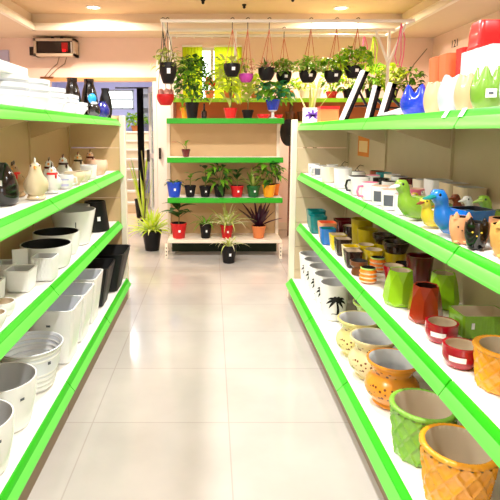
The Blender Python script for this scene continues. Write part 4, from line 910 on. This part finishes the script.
hanging('highest black hanging pot with lush lime leaves and white tag', 353.5, 66, .088, .12, 'black_plastic', hb(.18, .18, 200, .08, .024, 'leaf_lime', 38, 'leaf_mid'), yy=5.2)
hanging('black hanging pot with trailing brownish plant at the left end of the frame', 168, 63, .085, .2, 'black_plastic', lambda t, z: (fol_bush(t, z-.04, .14, .2, 80, .07, .02, 'leaf_var', 39, 'leaf_pale'), fol_bush(t, -.02, .13, .15, 40, .06, .018, 'leaf_dark', 40) if 0 else None), yy=5.12, hanger='steel_dark')
hanging('red hanging pot with pink succulent below the left black pot', 165.5, 94.5, .09, .11, 'red_plastic', lambda t, z: [MB().ball((cos(k*1.26)*.055, sin(k*1.26)*.055, z+.03), (.034, .034, .045), 10).build('succulent', 'pink_succulent', t) for k in range(5)], yy=5.30, hanger='steel_dark', lab=False)
# bare pink rope hangers at the right end of the frame
for (x, yv, lab, m) in ((1.93, 5.3, 'pink plastic hanger looped on the right end pipe', 'rope_pink'), (1.72, 5.86, 'pale pink hanger dangling left of the right post', 'rope_pink'), (1.83, 5.86, 'yellow-green hanger dangling beside the right post', 'leaf_lime')):
    b = MB()
    for k in range(3): b.tube([(0, 0, zrail+.018), (.035*cos(k*2.1)+.01, .035*sin(k*2.1), zrail-.13), (.05*cos(k*2.1+.4), .05*sin(k*2.1+.4), zrail-.30), (.02*cos(k*2.1), .02*sin(k*2.1), zrail-.42)], .006, 6)
    tag(b.build('plant_hanger', m, None, (x, yv, 0)), lab, 'plant hanger', 'empty hangers on the frame')
# rear rack plants
GR = 'potted plants on the rear rack'
rr = [(-.33, 1.50, 'yellow_orange', .06, .17, 'yellow-orange pot with lime leaves low on the rear rack at its left end', lambda t, z: fol_bush(t, z-.02, .06, .06, 30, .05, .02, 'leaf_lime', 51)),
      (-.03, zr, 'terracotta', .06, .1, 'plant with vivid red blooms behind the bushy shrub', lambda t, z: (fol_bush(t, z, .09, .12, 40, .07, .02, 'leaf_mid', 52), [MB().ball((.035*cos(k*2.1), .035*sin(k*2.1)-.04, z+.10+.02*k), (.04, .03, .04), 8).build('bloom', 'petal_red', t) for k in range(3)])),
      (.22, zr, 'terracotta', .07, .1, 'yellow-leaved croton on the rear rack before the window', lambda t, z: fol_bush(t, z, .16, .34, 90, .13, .03, 'leaf_lime', 53, 'leaf_pale')),
      (.55, zr, 'terracotta', .07, .1, 'yellowish leafy plant on the rear rack right of the window', lambda t, z: fol_bush(t, z, .15, .2, 80, .11, .03, 'leaf_pale', 54, 'leaf_lime')),
      (.95, zr, 'orange', .07, .1, 'plant with orange-tinted pot and lime leaves on the rear rack', lambda t, z: fol_bush(t, z, .13, .16, 70, .1, .026, 'leaf_mid', 55, 'leaf_lime')),
      (1.16, zr, 'white_matte', .06, .12, 'left white pot on the rear rack behind the emblem card', lambda t, z: fol_bush(t, z, .1, .12, 50, .08, .02, 'leaf_lime', 56, 'leaf_pale')),
      (1.31, zr, 'white_matte', .06, .12, 'right white pot on the rear rack behind the emblem card', lambda t, z: fol_strap(t, z, 10, .25, .012, .6, 1.3, .3, 'leaf_pale', 57)),
      (1.50, zr, 'red_plastic', .07, .09, 'small red pot with yellow leaves on the rear rack', lambda t, z: fol_bush(t, z, .12, .25, 70, .1, .024, 'leaf_lime', 58, 'leaf_mid')),
      (1.72, zr, 'black_plastic', .08, .12, 'bushy yellow-green plant on the rear rack behind the picture frames', lambda t, z: fol_bush(t, z, .17, .3, 150, .12, .028, 'leaf_lime', 59, 'leaf_mid')),
      (2.0, zr, 'black_plastic', .08, .12, 'bushy yellow-green plant on the rear rack, first right of the frame post', lambda t, z: fol_bush(t, z, .17, .3, 150, .12, .028, 'leaf_mid', 60, 'leaf_lime')),
      (2.25, zr, 'black_plastic', .08, .12, 'bushy lime plant second from the right end of the rear rack', lambda t, z: fol_bush(t, z, .17, .28, 150, .12, .028, 'leaf_lime', 62, 'leaf_pale')),
      (2.47, zr, 'mid_brown', .08, .12, 'thin darker plant at the far right end of the rear rack', lambda t, z: fol_bush(t, z, .15, .26, 80, .12, .024, 'leaf_mid', 63, 'leaf_dark'))]
for (x, z, m, r, h, lab, fo) in rr: plant(lab, (x, 6.40, z), r, h, m, fo, False, GR)
for (x, lab) in ((.98, 'left brown pot on the lower rear rack shelf'), (1.13, 'middle brown pot on the lower rear rack shelf'), (1.28, 'right brown pot on the lower rear rack shelf')):
    simple_pot('planter', lab, 'planter', (x, 6.37, 1.5), .06, .12, .045, ('mid_brown', 'dark_brown'), 'brown pots on the rear rack', lip=.004)
plant('tall strap-leaved pale plant rising behind the emblem card', (1.12, 5.75, zt1-.10), .07, .12, 'white_matte', lambda t, z: fol_strap(t, z, 7, .5, .018, .95, 1.35, .08, 'leaf_pale', 61, 'leaf_white'), False)
t = thing('plant_stool', 'plain brown stool under the tall strap-leaved pale plant', 'stool', (1.12, 5.75, 0))
MB().lathe([(0, 1.38), (.13, 1.38), (.135, 1.39), (.135, 1.41), (.13, 1.415), (0, 1.415)], 24).build('seat', 'mid_brown', t)
for k in range(4): MB().tube([(.07*cos(k*pi/2+.78), .07*sin(k*pi/2+.78), 1.385), (.14*cos(k*pi/2+.78), .14*sin(k*pi/2+.78), 0)], .012, 8).build('leg', 'mid_brown', t)

# ---------------------------------------------------------------- wall and ceiling fittings
t = thing('wall_unit', 'cream wall box with dark window and red lights above the doorway', 'wall box', (-2.07, WY, 2.36))
b = MB(); hw = .27
b.box(-hw, hw, -.20, 0, 0, .03); b.box(-hw, hw, -.20, 0, .19, .22); b.box(-hw, -hw+.03, -.20, 0, 0, .22); b.box(hw-.03, hw, -.20, 0, 0, .22); b.box(-hw, hw, -.02, 0, 0, .22)
b.build('case', 'box_cream', t)
MB().box(-hw+.03, hw-.03, -.17, -.02, .03, .19).build('dark_window', 'dark_glass', t)
b = MB().box(.09, .17, -.173, -.17, .06, .17); b.build('red_display', 'red_plastic', t); MB().box(.105, .14, -.176, -.172, .055, .085).build('indicator_light', 'led_red', t)
MB().box(hw-.06, hw-.045, -.173, -.17, .04, .18).build('side_mark', 'label_white', t)
MB().box(-hw-.09, -hw, -.10, 0, .02, .13).build('junction_box', 'dark_glass', t)
for x in (-.06, .06): MB().tube([(x, -.08, .22), (x+.005, -.05, .262)], .02, 8).build('top_cable', 'black_plastic', t)
for (x0, x1) in ((.02, -.20), (.12, -.14)): MB().tube([(x0, -.06, 0), (x0-.04, -.02, -.08), ((x0+x1)/2-.02, -.012, -.15), (x1, -.012, -.25)], .006, 6).build('cable', 'kick_brown', t)
MB().box(-.26, -.08, -.03, 0, -.275, -.25).build('cable_clamp', 'mid_brown', t)
t = thing('security_camera', 'small black and white camera high in the right corner', 'camera', (XR-.05, 5.2, ZS))
MB().lathe([(0, 0), (.045, 0), (.045, -.02), (.03, -.035), (0, -.035)], 20).build('mount', 'rail_white', t); MB().ball((-.01, -.02, -.055), .032, 16).build('dome', 'black_gloss', t)
for k, (x, y) in enumerate(((-.10, 5.8), (.37, 6.0), (.88, 5.7))):
    t = thing('ceiling_hook', 'small black ceiling fitting, ' + ['left', 'middle', 'right'][k] + ' one of three above the plants', 'ceiling fitting', (x, y, ZC), 0, 'black ceiling fittings')
    MB().lathe([(0, 0), (.025, 0), (.025, -.012), (.012, -.02), (0, -.02)], 16).build('plate', 'black_plastic', t); MB().ball((0, 0, -.03), .018, 10).build('bulb', 'black_plastic', t)
t = thing('wire_hoop', 'white oval hoop hung high at the right wall behind the red pot', 'hoop', (XR-.009, 5.85, 2.48))
MB().tube([(0, .11*cos(i*pi/16), .10*sin(i*pi/16)) for i in range(33)], .009, 8).build('rim', 'rail_white', t); MB().tube([(0, .09, -.04), (0, -.02, .03), (0, -.1, .05)], .006, 6).build('cross_wire', 'rail_white', t)
fc = bpy.data.curves.new('wall_number', 'FONT'); fc.body = '121'; fc.size = .13; fc.extrude = .001
tx = bpy.data.objects.new('wall_number', fc); COL.objects.link(tx)
dg = bpy.context.evaluated_depsgraph_get(); me = bpy.data.meshes.new_from_object(tx.evaluated_get(dg)); bpy.data.objects.remove(tx)
me.materials.clear(); me.materials.append(MATS['steel_dark'])
o = put(me, 'wall_number', None, (XR-.003, 6.44, 2.40)); o.rotation_euler = (pi/2, 0, -pi/2); tag(o, 'small dark digits high on the right wall left of the red pots', 'number')
b = MB().tube([(2.62, WY-.006, 2.08), (2.74, WY-.006, 2.28), (2.9, WY-.006, 2.48)], .006, 6); tag(b.build('cable', 'kick_brown'), 'thin dark cable slanting up the back wall at right', 'cable')
LAMPS = [(-1.39, 6.12, 1), (1.52, 6.15, 1), (-1.39, 3.2, 0), (1.5, 3.2, 0), (.06, 3.3, 0), (-1.39, .6, 0), (1.5, .6, 0), (.06, .8, 0)]
LN = ['left rear ceiling downlight above the doorway', 'right rear ceiling downlight above the plants', 'left middle ceiling downlight out of view', 'right middle ceiling downlight out of view', 'centre middle ceiling downlight above the aisle', 'left front ceiling downlight near the viewer', 'right front ceiling downlight near the viewer', 'centre front ceiling downlight above the viewer']
for k, (x, y, warm) in enumerate(LAMPS):
    t = thing('ceiling_downlight', LN[k], 'ceiling light', (x, y, ZC), 0, 'recessed ceiling downlights')
    MB().lathe([(.07, 0), (.09, 0), (.09, -.008), (.075, -.012), (.07, -.004)], 28).build('trim_ring', 'rail_white', t)
    MB().lathe([(.07, -.004), (0, -.006)], 28).build('lens', 'lamp_lens', t)
    L = bpy.data.lights.new('downlight_lamp', 'AREA'); L.shape = 'DISK'; L.size = .14; L.spread = radians(165)
    L.energy = 150 if warm else (54 if x > 1 else 142); L.color = (1, .79, .62) if warm else (1, .985, .965)
    lo = bpy.data.objects.new('downlight_lamp', L); COL.objects.link(lo); lo.location = (x, y, ZC-.02); lo['kind'] = 'helper' if 0 else 'structure'
L = bpy.data.lights.new('back_room_fill', 'AREA'); L.size = .6; L.energy = 170; L.color = (.95, .97, 1)  # added fill light without a fixture, brightens the back room
lo = bpy.data.objects.new('back_room_fill', L); COL.objects.link(lo); lo.location = (-1.8, 9.2, 2.78)
W = bpy.data.worlds.new('daylight'); SC.world = W; W.use_nodes = True
bg = W.node_tree.nodes['Background']; bg.inputs[0].default_value = (.97, .98, 1, 1); bg.inputs[1].default_value = 14.0

# ---------------------------------------------------------------- camera
cam = bpy.data.cameras.new('camera'); co = bpy.data.objects.new('camera', cam); COL.objects.link(co)
co.location = (0, 0, H); co.rotation_euler = (pi/2-PITCH, 0, 0)
cam.sensor_width = 36; cam.lens = 36; cam.shift_x = .076; cam.shift_y = -.0974; cam.clip_start = .05
SC.camera = co
vs = SC.view_settings; vs.view_transform = 'Standard'; vs.look = 'None'; vs.gamma = 1; vs.use_curve_mapping = False; vs.exposure = -1.42
